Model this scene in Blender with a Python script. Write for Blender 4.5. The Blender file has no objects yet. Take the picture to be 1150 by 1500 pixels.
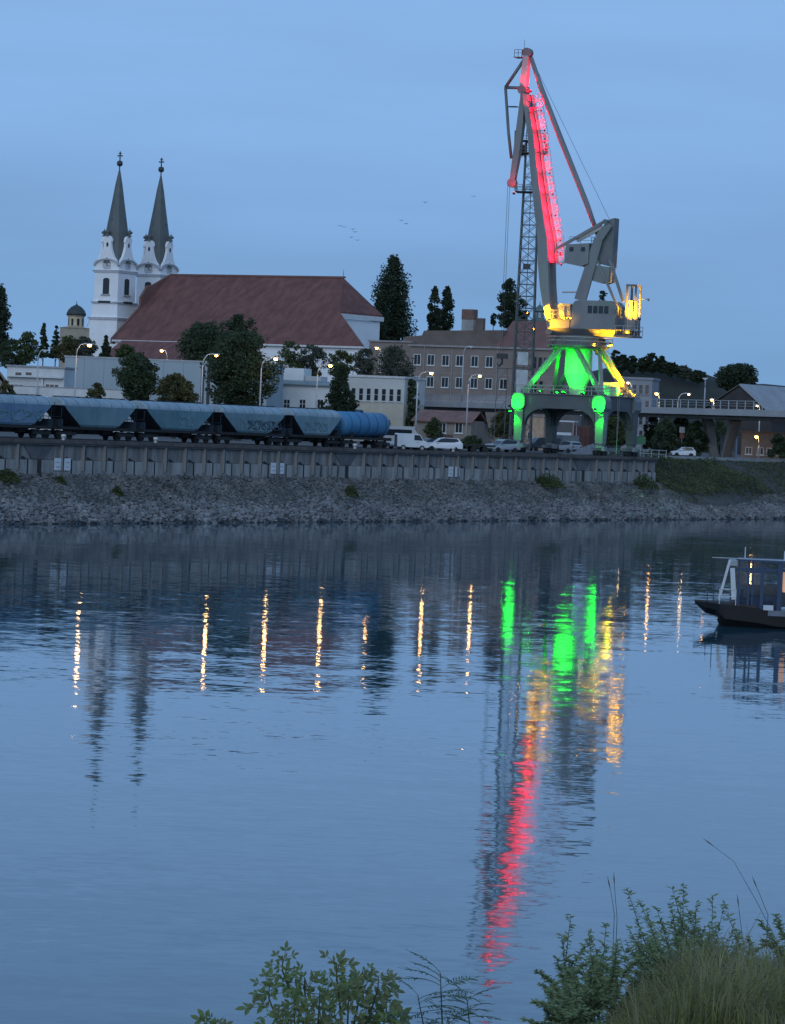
import bpy, math, random
from math import sin, cos, pi, radians, atan2, sqrt
from mathutils import Vector, Matrix
random.seed(7)
SC = bpy.context.scene
COL = SC.collection

# ---------------------------------------------------------------- camera
F = 5000.0                    # focal length in photograph pixels (120 mm equivalent phone telephoto)
HC = 10.4                     # eye height above the water
ROLL = radians(2.4)           # the phone was held a little tilted
PT = math.atan(128 / F)
def ray(px, py):
    u = px - 575; v = 750 - py
    X = u * cos(ROLL) - v * sin(ROLL); Z = u * sin(ROLL) + v * cos(ROLL)
    return Vector((X, F * cos(PT) + Z * sin(PT), -F * sin(PT) + Z * cos(PT)))
def P(px, py, D):
    d = ray(px, py); k = D / d.y
    return Vector((d.x * k, D, HC + d.z * k))
def G(px, py, z):
    d = ray(px, py); k = (z - HC) / d.z
    return Vector((d.x * k, d.y * k, z))
right = Vector((1, 0, 0)); up = Vector((0, sin(PT), cos(PT))); fwd = Vector((0, cos(PT), -sin(PT)))
cu = right * cos(ROLL) + up * sin(ROLL); cv = -right * sin(ROLL) + up * cos(ROLL)
cam = bpy.data.cameras.new('camera'); cam.sensor_fit = 'VERTICAL'; cam.sensor_height = 36; cam.sensor_width = 36
cam.lens = F / 1500 * 36; cam.clip_start = 0.5; cam.clip_end = 20000
camo = bpy.data.objects.new('camera', cam); COL.objects.link(camo)
camo.matrix_world = Matrix(((cu.x, cv.x, -fwd.x, 0), (cu.y, cv.y, -fwd.y, 0), (cu.z, cv.z, -fwd.z, HC), (0, 0, 0, 1)))
SC.camera = camo

# ---------------------------------------------------------------- sky, last daylight, exposure
W = bpy.data.worlds.new('World'); SC.world = W; W.use_nodes = True
nt = W.node_tree; bg = nt.nodes['Background']; L = nt.links.new
tc = nt.nodes.new('ShaderNodeTexCoord'); sx = nt.nodes.new('ShaderNodeSeparateXYZ'); L(tc.outputs['Generated'], sx.inputs[0])
rm = nt.nodes.new('ShaderNodeValToRGB'); cr_ = rm.color_ramp
cr_.elements[0].position = 0.0; cr_.elements[0].color = (.186, .362, .625, 1)
cr_.elements[1].position = 1.0; cr_.elements[1].color = (.150, .290, .560, 1)
for p_, c_ in ((.05, (.205, .383, .670, 1)), (.085, (.234, .430, .755, 1)), (.13, (.245, .447, .782, 1)), (.35, (.225, .415, .740, 1))):
    e = cr_.elements.new(p_); e.color = c_
L(sx.outputs[2], rm.inputs[0])
mp = nt.nodes.new('ShaderNodeMapping'); mp.inputs['Scale'].default_value = (3, 3, 22); L(tc.outputs['Generated'], mp.inputs[0])
nz = nt.nodes.new('ShaderNodeTexNoise'); nz.inputs['Scale'].default_value = 2.2; nz.inputs['Detail'].default_value = 4; L(mp.outputs[0], nz.inputs['Vector'])
mr = nt.nodes.new('ShaderNodeMapRange'); mr.inputs[1].default_value = .3; mr.inputs[2].default_value = .7; mr.inputs[3].default_value = .945; mr.inputs[4].default_value = 1.05
L(nz.outputs[0], mr.inputs[0])
mx = nt.nodes.new('ShaderNodeMix'); mx.data_type = 'RGBA'; mx.blend_type = 'MULTIPLY'; mx.inputs[0].default_value = 1
L(rm.outputs[0], mx.inputs[6]); L(mr.outputs[0], mx.inputs[7]); L(mx.outputs[2], bg.inputs[0])
bg.inputs[1].default_value = 1.0
sun = bpy.data.lights.new('sun', 'SUN'); sun.energy = 1.0; sun.angle = radians(60); sun.color = (.86, .93, 1)
suno = bpy.data.objects.new('sun', sun); COL.objects.link(suno)
suno.rotation_euler = Vector((.25, 1, -.42)).to_track_quat('-Z', 'Y').to_euler()
SC.view_settings.view_transform = 'Standard'; SC.view_settings.look = 'None'; SC.view_settings.exposure = 0; SC.view_settings.gamma = 1
SC.render.engine = 'CYCLES'
SC.cycles.use_denoising = True
SC.cycles.max_bounces = 6; SC.cycles.diffuse_bounces = 2; SC.cycles.glossy_bounces = 3; SC.cycles.transparent_max_bounces = 6
SC.cycles.sample_clamp_indirect = 80; SC.cycles.caustics_reflective = False; SC.cycles.caustics_refractive = False

# ---------------------------------------------------------------- materials
MATS = {}
def mat(name, col, rough=.7, var=.25, scale=1.0, metal=0, bump=0, col2=None, emit=None, estr=0, stretch=None, spec=None, alpha=None):
    if name in MATS: return MATS[name]
    m = bpy.data.materials.new(name); m.use_nodes = True; MATS[name] = m
    n = m.node_tree.nodes; l = m.node_tree.links.new; b = n['Principled BSDF']
    b.inputs['Roughness'].default_value = rough; b.inputs['Metallic'].default_value = metal
    if spec is not None: b.inputs['Specular IOR Level'].default_value = spec
    if emit:
        b.inputs['Base Color'].default_value = (*col, 1)
        b.inputs['Emission Color'].default_value = (*emit, 1); b.inputs['Emission Strength'].default_value = estr
        return m
    t = n.new('ShaderNodeTexCoord'); mpn = n.new('ShaderNodeMapping'); l(t.outputs['Object'], mpn.inputs[0])
    if stretch: mpn.inputs['Scale'].default_value = stretch
    z = n.new('ShaderNodeTexNoise'); z.inputs['Scale'].default_value = scale; z.inputs['Detail'].default_value = 6; z.inputs['Roughness'].default_value = .62
    l(mpn.outputs[0], z.inputs['Vector'])
    r = n.new('ShaderNodeValToRGB'); r.color_ramp.elements[0].position = .3; r.color_ramp.elements[1].position = .7
    c2 = col2 or tuple(c * (1 + var) for c in col); c1 = tuple(c * (1 - var) for c in col) if not col2 else col
    r.color_ramp.elements[0].color = (*c1, 1); r.color_ramp.elements[1].color = (*c2, 1)
    l(z.outputs[0], r.inputs[0]); l(r.outputs[0], b.inputs['Base Color'])
    if bump:
        bm = n.new('ShaderNodeBump'); bm.inputs['Strength'].default_value = bump; bm.inputs['Distance'].default_value = .1
        l(z.outputs[0], bm.inputs['Height']); l(bm.outputs[0], b.inputs['Normal'])
    return m
def leafmat(name, c1, c2, scale=.6, trans=.3):
    if name in MATS: return MATS[name]
    m = mat(name, c1, .75, col2=c2, scale=scale, spec=.25)
    n = m.node_tree.nodes; l = m.node_tree.links.new; b = n['Principled BSDF']; o = n['Material Output']
    t = n.new('ShaderNodeBsdfTranslucent'); x = n.new('ShaderNodeMixShader'); x.inputs[0].default_value = trans
    l(b.inputs['Base Color'].links[0].from_socket, t.inputs[0]); l(b.outputs[0], x.inputs[1]); l(t.outputs[0], x.inputs[2]); l(x.outputs[0], o.inputs[0])
    return m

# ---------------------------------------------------------------- mesh builder
class MB:
    def __init__(s): s.v = []; s.f = []; s.smooth = False
    def add(s, vs, fs):
        o = len(s.v); s.v += [tuple(p) for p in vs]; s.f += [tuple(i + o for i in f) for f in fs]; return s
    def box(s, x0, x1, y0, y1, z0, z1):
        return s.add([(x0,y0,z0),(x1,y0,z0),(x1,y1,z0),(x0,y1,z0),(x0,y0,z1),(x1,y0,z1),(x1,y1,z1),(x0,y1,z1)],
                     [(3,2,1,0),(4,5,6,7),(0,1,5,4),(1,2,6,5),(2,3,7,6),(3,0,4,7)])
    def beam(s, p, q, w, h=None, w2=None, h2=None, side=None):
        p = Vector(p); q = Vector(q); d = (q - p)
        if d.length < 1e-6: return s
        d.normalize(); h = h or w; w2 = w2 or w; h2 = h2 or h
        a = Vector(side) if side else (Vector((0,0,1)).cross(d) if abs(d.z) < .99 else Vector((1,0,0)))
        a = (a - d * a.dot(d)).normalized(); b = d.cross(a)
        r = []
        for c, ww, hh in ((p, w, h), (q, w2, h2)):
            for i, j in ((-1,-1),(1,-1),(1,1),(-1,1)): r.append(c + a * (i * ww / 2) + b * (j * hh / 2))
        return s.add(r, [(3,2,1,0),(4,5,6,7),(0,1,5,4),(1,2,6,5),(2,3,7,6),(3,0,4,7)])
    def tube(s, p, q, r0, r1=None, n=8):
        return s.path([p, q], [r0, r1 if r1 is not None else r0], n)
    def path(s, pts, rad, n=8):
        pts = [Vector(p) for p in pts]; rings = []
        a = None
        for i, p in enumerate(pts):
            d = (pts[min(i+1, len(pts)-1)] - pts[max(i-1, 0)]).normalized()
            if a is None: a = d.cross(Vector((0,0,1)) if abs(d.z) < .9 else Vector((1,0,0)))
            a = (a - d * a.dot(d)).normalized(); b = d.cross(a)
            r = rad[i] if isinstance(rad, (list, tuple)) else rad
            rings.append([p + (a * cos(2*pi*k/n) + b * sin(2*pi*k/n)) * r for k in range(n)])
        return s.loft(rings)
    def loft(s, rings, cap=True):
        n = len(rings[0]); vs = [p for r in rings for p in r]; fs = []
        for i in range(len(rings) - 1):
            for k in range(n):
                a = i*n+k; b = i*n+(k+1) % n; fs.append((a, b, b+n, a+n))
        if cap: fs.append(tuple(range(n-1, -1, -1))); fs.append(tuple(range((len(rings)-1)*n, len(rings)*n)))
        return s.add(vs, fs)
    def lathe(s, prof, n=16, c=(0,0,0)):
        return s.loft([[(c[0] + r*cos(2*pi*k/n), c[1] + r*sin(2*pi*k/n), c[2] + z) for k in range(n)] for r, z in prof])
    def prism(s, pts, axis, a, b):
        def m(p, t): return {'y': (p[0], t, p[1]), 'x': (t, p[0], p[1]), 'z': (p[0], p[1], t)}[axis]
        return s.loft([[m(p, a) for p in pts], [m(p, b) for p in pts]])
    def poly(s, pts): return s.add(pts, [tuple(range(len(pts)))])
    def mesh(s, name, m):
        me = bpy.data.meshes.new(name); me.from_pydata(s.v, [], s.f)
        if m: me.materials.append(m)
        if s.smooth: me.polygons.foreach_set('use_smooth', [True] * len(me.polygons))
        me.update(); return me
    def obj(s, name, m, parent=None, loc=None, rot=None):
        return link(name, s.mesh(name, m), parent, loc, rot)
def link(name, me, parent=None, loc=None, rot=None):
    o = bpy.data.objects.new(name, me); COL.objects.link(o); o.parent = parent
    if loc is not None: o.location = loc
    if rot is not None: o.rotation_euler = rot if isinstance(rot, (tuple, list)) else (0, 0, rot)
    return o
def tag(o, label, cat, group=None):
    o['label'] = label; o['category'] = cat
    if group: o['group'] = group
    return o
def thing(name, label, cat, loc=(0,0,0), rot=0, group=None):
    return tag(link(name, None, None, loc, rot), label, cat, group)
def struct(o, kind='structure'): o['kind'] = kind; return o
def copy_tree(o, parent=None):
    c = o.copy(); COL.objects.link(c); c.parent = parent
    for ch in list(o.children): copy_tree(ch, c)
    return c
class Fr:
    """a building frame: x along the front, y away from the viewer, z up, turned by yaw"""
    def __init__(s, px, D, z0, yaw, py=600, at=None):
        p = at or P(px, py, D); s.o = Vector((p[0], p[1], z0)); s.yaw = yaw
        s.ex = Vector((cos(yaw), sin(yaw), 0)); s.ey = Vector((-sin(yaw), cos(yaw), 0))
    def hit(s, px, py, yl=0):
        d = ray(px, py); o = Vector((0, 0, HC)); k = ((s.o + s.ey * yl) - o).dot(s.ey) / d.dot(s.ey)
        p = o + d * k - s.o
        return Vector((p.dot(s.ex), yl, p.z))
    def w(s, x, y, z): return s.o + s.ex * x + s.ey * y + Vector((0, 0, z))
    def thing(s, name, label, cat, group=None): return thing(name, label, cat, s.o, s.yaw, group)

WHITE = (.78, .78, .76)
M_dark = mat('dark_iron', (.035, .037, .04), .6)
M_glass = mat('window_glass', (.02, .025, .03), .12, .1)
M_wframe = mat('window_frame_white', (.62, .62, .60), .6, .1)
M_conc = mat('concrete_plain', (.30, .30, .29), .85, .25, .7, bump=.1)
M_bulb = mat('lamp_glow_warm', (1, .8, .5), emit=(1, .40, .045), estr=42)
M_bulbw = mat('lamp_glow_white', (1, .9, .8), emit=(1, .62, .28), estr=30)
M_pole = mat('lamp_pole_paint', (.42, .44, .46), .5, .1)

WCACHE = {}
def window(parent, x, z, w, h, y=0, bars=(1, 0), fm=None, gm=None, depth=.12, sill=True):
    """window > pane, on a front that faces local -y; glass recessed behind the frame"""
    key = (round(w, 2), round(h, 2), bars, (fm or M_wframe).name, (gm or M_glass).name, sill)
    if key not in WCACHE:
        b = MB(); t = min(.11, w * .1)
        b.box(-w/2, -w/2+t, -.05, depth, 0, h); b.box(w/2-t, w/2, -.05, depth, 0, h)
        b.box(-w/2+t, w/2-t, -.05, depth, h-t, h); b.box(-w/2+t, w/2-t, -.05, depth, 0, t)
        for i in range(bars[0]):
            xx = -w/2 + w*(i+1)/(bars[0]+1); b.box(xx-t*.4, xx+t*.4, -.03, depth, t, h-t)
        for i in range(bars[1]):
            zz = h*(i+1)/(bars[1]+1); b.box(-w/2+t, w/2-t, -.025, depth, zz-t*.4, zz+t*.4)
        if sill: b.box(-w/2-.12, w/2+.12, -.16, .02, -.12, -.005)
        g = MB(); g.box(-w/2+t*.5, w/2-t*.5, -.012, depth*.8, t*.5, h-t*.5)
        WCACHE[key] = (b.mesh('window', fm or M_wframe), g.mesh('pane', gm or M_glass))
    f, g = WCACHE[key]
    o = link('window', f, parent, (x, y, z)); link('pane', g, o)
    return o
# ================================================================ SETTING
Q0 = G(0, 768, 0); Q1 = G(950, 761.5, 0)
QA = atan2(Q1.y - Q0.y, Q1.x - Q0.x)          # heading of the quay
QF = Fr(0, 0, 0, QA, at=Q0)                    # x along the quay, y inland, z above the water
def q(s, m, z): return QF.w(s, m, z)
def proj(p):
    x, y, z = p[0], p[1], p[2] - HC
    f = y*cos(PT) - z*sin(PT); Zc = y*sin(PT) + z*cos(PT); X = x*F/f; Z = Zc*F/f
    return (575 + X*cos(ROLL) + Z*sin(ROLL), 750 - (-X*sin(ROLL) + Z*cos(ROLL)))
def s_at(px, m, z):
    a, b = -120, 600
    for i in range(50):
        c = (a + b) / 2
        if proj(q(c, m, z))[0] < px: a = c
        else: b = c
    return a
ZQ = 7.5                                       # quay level above the water
S_END = s_at(960, 6, 7.5)

# ---- river
def water_mat():
    m = bpy.data.materials.new('river_water'); m.use_nodes = True
    n = m.node_tree.nodes; l = m.node_tree.links.new; b = n['Principled BSDF']
    b.inputs['Base Color'].default_value = (.022, .074, .102, 1); b.inputs['Roughness'].default_value = .03
    b.inputs['IOR'].default_value = 1.333
    g = n.new('ShaderNodeNewGeometry')
    def noise(scale, sc, det=2.0, rough=.5):
        mp = n.new('ShaderNodeMapping'); mp.inputs['Scale'].default_value = sc; l(g.outputs['Position'], mp.inputs[0])
        z = n.new('ShaderNodeTexNoise'); z.inputs['Scale'].default_value = scale; z.inputs['Detail'].default_value = det; z.inputs['Roughness'].default_value = rough
        l(mp.outputs[0], z.inputs['Vector']); return z
    def vm(op, a, b_=None, s=None):
        x = n.new('ShaderNodeVectorMath'); x.operation = op
        if hasattr(a, 'links'): l(a, x.inputs[0])
        else: x.inputs[0].default_value = a
        if b_ is not None:
            if hasattr(b_, 'links'): l(b_, x.inputs[1])
            else: x.inputs[1].default_value = b_
        if s is not None:
            if hasattr(s, 'links'): l(s, x.inputs['Scale'])
            else: x.inputs['Scale'].default_value = s
        return x.outputs[0]
    half = (.5, .5, .5)
    # wind patches: calmer and more ruffled water
    pt = noise(.035, (.55, 1.0, 1), 2); pr = n.new('ShaderNodeMapRange'); l(pt.outputs[0], pr.inputs[0])
    pr.inputs[1].default_value = .36; pr.inputs[2].default_value = .66; pr.inputs[3].default_value = .55; pr.inputs[4].default_value = 1.35
    a = vm('SCALE', vm('SUBTRACT', noise(.42, (.42, 1, 1), 2.5, .55).outputs['Color'], half), s=.030)    # ~2 m wavelets, long crests
    c = vm('SCALE', vm('SUBTRACT', noise(1.6, (.45, 1, 1), 2, .5).outputs['Color'], half), s=.034)
    e_ = vm('SCALE', vm('SUBTRACT', noise(4.6, (.5, 1, 1), 2, .5).outputs['Color'], half), s=.046)
    d = vm('SCALE', vm('SUBTRACT', noise(.09, (.4, 1, 1), 1.5).outputs['Color'], half), s=.007)
    sm = vm('ADD', vm('ADD', vm('ADD', a, c), d), e_)
    sm = vm('SCALE', sm, s=pr.outputs[0])
    # sheltered, calmer strip under the far bank
    dt = n.new('ShaderNodeVectorMath'); dt.operation = 'DOT_PRODUCT'; l(g.outputs['Position'], dt.inputs[0]); dt.inputs[1].default_value = (-sin(QA), cos(QA), 0)
    dm = n.new('ShaderNodeMapRange'); l(dt.outputs['Value'], dm.inputs[0]); q_0 = -sin(QA)*Q0.x + cos(QA)*Q0.y
    dm.inputs[1].default_value = q_0 - 5; dm.inputs[2].default_value = q_0 - 95; dm.inputs[3].default_value = .45; dm.inputs[4].default_value = 1.0
    sm = vm('SCALE', sm, s=dm.outputs[0])
    sm = vm('MULTIPLY', sm, (.55, 1.0, 0)); sm = vm('ADD', sm, (0, 0, 1)); sm = vm('NORMALIZE', sm)
    l(sm, b.inputs['Normal'])
    return m
b = MB(); b.poly([(-6000, 5, 0), (6000, 5, 0), (6000, 6000, 0), (-6000, 6000, 0)])
struct(b.obj('river', water_mat()))

# ---- land behind the quay: one sheet out to the horizon
M_yard = mat('yard_asphalt', (.055, .055, .055), .9, .35, .25, col2=(.095, .092, .085))
b = MB()
e = Fr(0, 0, 0, QA, at=Q0)
b.poly([q(-900, 6.6, ZQ-.01), q(S_END, 6.6, ZQ-.01), q(S_END, 14, ZQ-.01), q(900, 14, ZQ-.01), q(3000, 5000, ZQ-.01), q(-3500, 5000, ZQ-.01)])
struct(b.obj('ground', M_yard))

# ---- sloping bank: dumped stone below the wall, grass right of it
M_bank = mat('bank_earth', (.06, .06, .055), .95, .4, .5)
rnd = random.Random(3)
def bank_z(s, m):
    """height of the stone slope at s along, m inland"""
    if s < S_END: return -.3 + 4.75 * max(0, min(1, (m + .4) / 6.4)) ** .85
    k = min(1, (s - S_END) / 5)
    z1 = -.3 + 4.75 * max(0, min(1, (m + .4) / 6.4)) ** .85
    z2 = -.3 + 7.85 * max(0, min(1, (m + .4) / 14.4)) ** .8
    return z1 * (1 - k) + z2 * k if m < 6 else z2
b = MB(); S = [-60 + i * 1.6 for i in range(185)]; ms = [-3, -.4, .6, 1.6, 2.8, 4, 5.2, 6.3, 8, 9.5, 11, 12.5, 14.2]
idx = {}
for i, s in enumerate(S):
    for j, m in enumerate(ms):
        z = bank_z(s, m) + (rnd.uniform(-.12, .12) if 0 < j < len(ms)-1 else 0)
        if m > 6.2 and s < S_END + 1: z = min(z, 4.3) if m > 6.2 else z
        if j == 0: z = -2
        idx[i, j] = len(b.v); b.v.append(tuple(q(s, m, z)))
for i in range(len(S)-1):
    for j in range(len(ms)-1): b.f.append((idx[i, j], idx[i+1, j], idx[i+1, j+1], idx[i, j+1]))
struct(b.obj('river_bank', M_bank))

# loose rip-rap stones, nobody could count them
M_stone = mat('riprap_stone', (.11, .113, .118), .9, .45, .35, col2=(.27, .275, .275))
b = MB(); CUBE = [(-1,-1,-1),(1,-1,-1),(1,1,-1),(-1,1,-1),(-1,-1,1),(1,-1,1),(1,1,1),(-1,1,1)]
CF = [(3,2,1,0),(4,5,6,7),(0,1,5,4),(1,2,6,5),(2,3,7,6),(3,0,4,7)]
def stone(b, p, r):
    a, c = rnd.uniform(0, 6.3), rnd.uniform(-.6, .6); ca, sa, cc, sc_ = cos(a), sin(a), cos(c), sin(c)
    k = (r * rnd.uniform(.7, 1.3), r * rnd.uniform(.5, 1), r * rnd.uniform(.35, .8)); vs = []
    for x, y, z in CUBE:
        x *= k[0] * rnd.uniform(.45, 1); y *= k[1] * rnd.uniform(.45, 1); z *= k[2] * rnd.uniform(.45, 1)
        y, z = y*cc - z*sc_, y*sc_ + z*cc; x, y = x*ca - y*sa, x*sa + y*ca
        vs.append((p.x + x, p.y + y, p.z + z))
    b.add(vs, CF)
b2 = MB(); b3 = MB()
for i in range(33000):
    s = rnd.uniform(-14, 215); m = rnd.uniform(-.55, 6.2)
    if s > S_END + 3 and m > 3.4 + 1.5 * sin(s * .11): continue
    low = m < 2.1 + .5*sin(s*.23) + rnd.uniform(-.5, .5)
    r = rnd.choice((.08, .11, .13, .16, .22)) * (1.25 if low else .95) * rnd.uniform(.8, 1.25)
    stone(b3 if m < -.08 + .14*sin(s*.7) + .12*sin(s*2.3) else b if low else b2, q(s, m, bank_z(s, m) + r * .2), r)
struct(b.obj('riprap_stones', M_stone), 'stuff')
struct(b3.obj('wet_stones', mat('riprap_stone_wet', (.03, .034, .038), .35, .4, .5, col2=(.07, .075, .08))), 'stuff')
struct(b2.obj('weathered_stones', mat('riprap_stone_weathered', (.075, .08, .085), .95, .4, .4, col2=(.23, .225, .215))), 'stuff')

# ---- quay wall with its cap, ribs and buttress joints
M_wall = mat('quay_concrete', (.085, .08, .075), .9, .35, .55, col2=(.31, .29, .265), stretch=(1.5, 1.5, .22), bump=.2)
M_wall2 = mat('quay_concrete_lower', (.14, .135, .125), .9, .3, .6, col2=(.40, .38, .35), stretch=(1.3, 1.3, .3), bump=.15)
M_cap = mat('quay_cap', (.07, .07, .072), .9, .4, .6)
M_rib = mat('quay_rib', (.21, .20, .19), .85, .3, .8)
M_stain_shade = mat('joint_stain_rib_shade', (.03, .03, .03), .95, .3, 1)
wall = thing('quay_wall', 'long ribbed grey concrete quay wall above the stone slope', 'wall', tuple(q(0, 0, 0)), QA)
s = -60
while s < S_END:                                  # upper and lower panels, one bay at a time
    bay = min(3.5, S_END - s)
    b = MB(); b.box(s + .015, s + bay - .015, 6.0, 6.6, 5.75, 7.12); b.obj('upper_panel', M_wall, wall)
    dz = rnd.uniform(-.03, .03)
    b = MB(); b.box(s + .02, s + bay - .02, 5.86 + dz, 6.6, 3.6, 5.72); b.obj('lower_panel', M_wall2, wall)
    s += bay
b = MB(); b.box(-60, S_END + .1, 5.72, 6.75, 7.12, 7.42); b.obj('cap_beam', M_cap, wall)
b = MB(); b.box(-60, S_END + .1, 5.66, 6.0, 7.3, 7.62); b.obj('edge_kerb', mat('edge_timber', (.10, .085, .075), .9, .4, .8), wall)
ribm = MB(); ribm.box(-.11, .11, 5.66, 6.0, 4.7, 7.12); ribm = ribm.mesh('rib', M_rib)
stm = MB(); stm.box(-.10, .10, 5.86, 6.05, 3.6, 5.74); stm.prism([(-.9, 5.9), (-.75, 6.05), (.1, 5.72), (-.1, 5.6)], 'y', 5.9, 5.995); stm = stm.mesh('joint_seam', M_stain_shade)
shm = MB(); shm.box(-.2, .12, 5.72, 6.0, 4.72, 7.1); shm = shm.mesh('rib_shade', M_stain_shade)  # dark strip beside each rib: the rib's shadow put into colour
s = -18.0; k = 0
while s < S_END - .5:
    if k % 16 == 9:                               # wide recess with a drain pipe
        b = MB(); b.prism([(s-2.4, 7.1), (s+2.4, 7.1), (s+1.0, 5.8), (s-1.0, 5.8)], 'y', 5.93, 5.999); b.obj('recess_panel', mat('recess_concrete', (.11, .11, .112), .95, .3, .6), wall)
        b = MB(); b.box(s-.22, s+.22, 5.7, 6.0, 3.7, 5.8); b.obj('drain_pipe', M_stain_shade, wall)
    else:
        link('rib', ribm, wall, (s, 0, 0)); link('rib_shade', shm, wall, (s + .23, .02, 0))
        link('joint_seam', stm, wall, (s + 1.75, -.02 - (k % 3) * .004, 0))
    s += 3.5; k += 1
def wx(px, z): return s_at(px, 5.9, z)
M_plate = mat('white_plate', (.62, .64, .65), .6, .12, 2)
for px, pz in ((90, 5.3), (405, 5.3), (664, 5.35)):
    pl = thing('number_plate', {90: 'pair of white mark plates on the quay wall below the second hopper wagon', 405: 'pair of white mark plates on the wall below the last gap between hopper wagons',
               664: 'pair of white mark plates on the quay wall below the white hatchback'}[px], 'sign', tuple(q(wx(px, pz), 5.80, 4.75)), QA, 'white plates on the quay wall')
    for dx in (-.78, .78):
        b = MB(); b.box(dx-.5, dx+.5, -.05, .02, 0, 1.15); o = b.obj('plate', M_plate, pl)
        for zz in (.3, .72): b = MB(); b.box(dx-.28, dx+.28, -.07, -.045, zz, zz+.06); b.obj('marking', mat('plate_mark', (.3, .32, .34), .7), o)
# bollards and edge posts on the quay
M_boll = mat('bollard_paint', (.5, .5, .48), .7, .3, 3)
for px, lab in ((93, 'pale mooring bollard on the quay edge above the leftmost white plates'), (228, 'low mooring bollard on the quay edge below the third hopper wagon'),
                (664, 'pale mooring bollard on the quay edge behind the white hatchback'), (520, 'squat bollard on the quay edge beneath the blue tank wagon')):
    o = thing('mooring_bollard', lab, 'bollard', tuple(q(s_at(px, 6.3, 7.8), 6.3, 7.42)), QA, 'bollards along the quay edge')
    b = MB(); b.lathe([(.22, 0), (.18, .1), (.15, .45), (.26, .55), (.26, .68), (.12, .75)], 10); b.smooth = True; b.obj('post', M_boll, o)
    b = MB(); b.box(-.35, .35, -.3, .3, 0, .06); b.obj('base_plate', M_cap, o)
# rails on the quay
M_rail = mat('rail_steel', (.12, .10, .09), .5, .3, 3, metal=.6)
for m in (7.8, 11.25, 12.75, 19.3):
    b = MB(); b.box(-60, S_END, m-.05, m+.05, 0, .12); struct(b.obj('rail', M_rail, None, tuple(q(0, 0, ZQ)), QA))

# ---- promenade edge right of the quay
b = MB(); b.box(S_END, S_END + 260, 13.6, 14.3, ZQ-.4, ZQ+.28)
o = b.obj('promenade_kerb', mat('kerb_stone', (.34, .34, .33), .85, .2, .6), None, tuple(q(0, 0, 0)), QA); struct(o)
b = MB(); b.poly([(S_END, 14.3, ZQ+.01), (S_END+260, 14.3, ZQ+.01), (S_END+260, 24, ZQ+.01), (S_END, 24, ZQ+.01)])
struct(b.obj('promenade_road', mat('promenade_asphalt', (.11, .11, .11), .9, .25, .3), None, tuple(q(0, 0, 0)), QA))

# ---- earth rampart far right and low wooded horizon
def ridge(name, pts, D, depth, m, zb=6.0):
    b = MB(); rows = []
    for fy, fz in ((0, 0), (.25, .55), (.45, .92), (.55, 1), (1, .9), (1.6, 0)):
        rows.append([Vector((p.x * (1 + fy*depth/D), D + fy*depth, zb + (p.z - zb) * fz + (rnd.uniform(-.3, .3) if 0 < fz < .9 else 0))) for p in pts])
    n = len(pts)
    for r in rows: b.v += [tuple(p) for p in r]
    for i in range(len(rows)-1):
        for k in range(n-1): b.f.append((i*n+k, i*n+k+1, (i+1)*n+k+1, (i+1)*n+k))
    b.smooth = True
    return struct(b.obj(name, m))
M_hill = mat('rampart_grass', (.016, .02, .014), .95, .4, .12, col2=(.04, .04, .028))
prof = [(840, 545), (880, 535), (905, 530), (935, 526), (960, 532), (985, 540), (1010, 546), (1036, 556), (1060, 560), (1090, 560), (1120, 563), (1150, 567), (1190, 572), (1260, 580)]
ridge('rampart', [P(a, c_, 730) for a, c_ in prof], 690, 90, M_hill)
ridge('hill', [P(x, 600 + (x-0)*.036 - 18 + 6*sin(x*.013) + 4*sin(x*.041), 1500) for x in range(-400, 1700, 40)], 1450, 300, mat('far_wood', (.02, .028, .02), .95, .3, .02))

# ---- near bank under the photographer
b = MB(); nx, ny = 60, 50; M_near = mat('near_bank_soil', (.035, .042, .02), .95, .4, .8)
def near_z(x, y):
    z = 8.85 - .169 * y + .12 * sin(x*.9) * sin(y*.7)
    k = max(0, min(1, (x - .9 - (34 - y) * -.03) / 2.2)); k = k*k*(3-2*k)
    f_ = max(0, 1 - abs(y - 31) / 11)
    return z + 1.75 * k * f_
for j in range(ny+1):
    y = -6 + 66 * j / ny
    for i in range(nx+1):
        x = -60 + 120 * i / nx; x = x * abs(x) / 60
        b.v.append((x, y, near_z(x, y)))
for j in range(ny):
    for i in range(nx):
        a = j*(nx+1)+i; b.f.append((a, a+1, a+nx+2, a+nx+1))
b.smooth = True
struct(b.obj('near_bank', M_near))
# ================================================================ CHURCH
M_plaster = mat('church_plaster', (.80, .80, .80), .85, .08, .25, bump=.05)
M_trim = mat('church_trim', (.40, .41, .43), .85, .2, .8)
M_spire = mat('spire_slate', (.075, .085, .085), .6, .3, .5, col2=(.11, .125, .12))
M_tile = mat('red_roof_tile', (.10, .042, .034), .85, .3, .5, col2=(.215, .085, .066), stretch=(1.6, .8, .35), bump=.3)
M_tile2 = mat('red_roof_tile_dull', (.15, .075, .06), .85, .3, .3, col2=(.20, .10, .08))
CHF = Fr(166, 690, ZQ, radians(-32), py=480)
church = CHF.thing('church', 'white twin-spired baroque church with a huge dark red tiled roof', 'church')
def tz(py, px=168): return CHF.hit(px, py, 0).z
hs = 2.95
def square(h, z): return [(-h,-h,z),(h,-h,z),(h,h,z),(-h,h,z)]
b = MB()
b.loft([square(hs+.45, -3), square(hs+.45, tz(470)), square(hs+.75, tz(469)), square(hs+.75, tz(466.5)), square(hs+.3, tz(465)), square(hs+.15, tz(446)), square(hs+.38, tz(445)),
        square(hs+.38, tz(443)), square(hs, tz(442)), square(hs, tz(401)), square(hs+.25, tz(400)), square(hs+.25, tz(396)), square(hs, tz(395)), square(hs, tz(386))])
tower = b.obj('tower', M_plaster, church)
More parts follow.
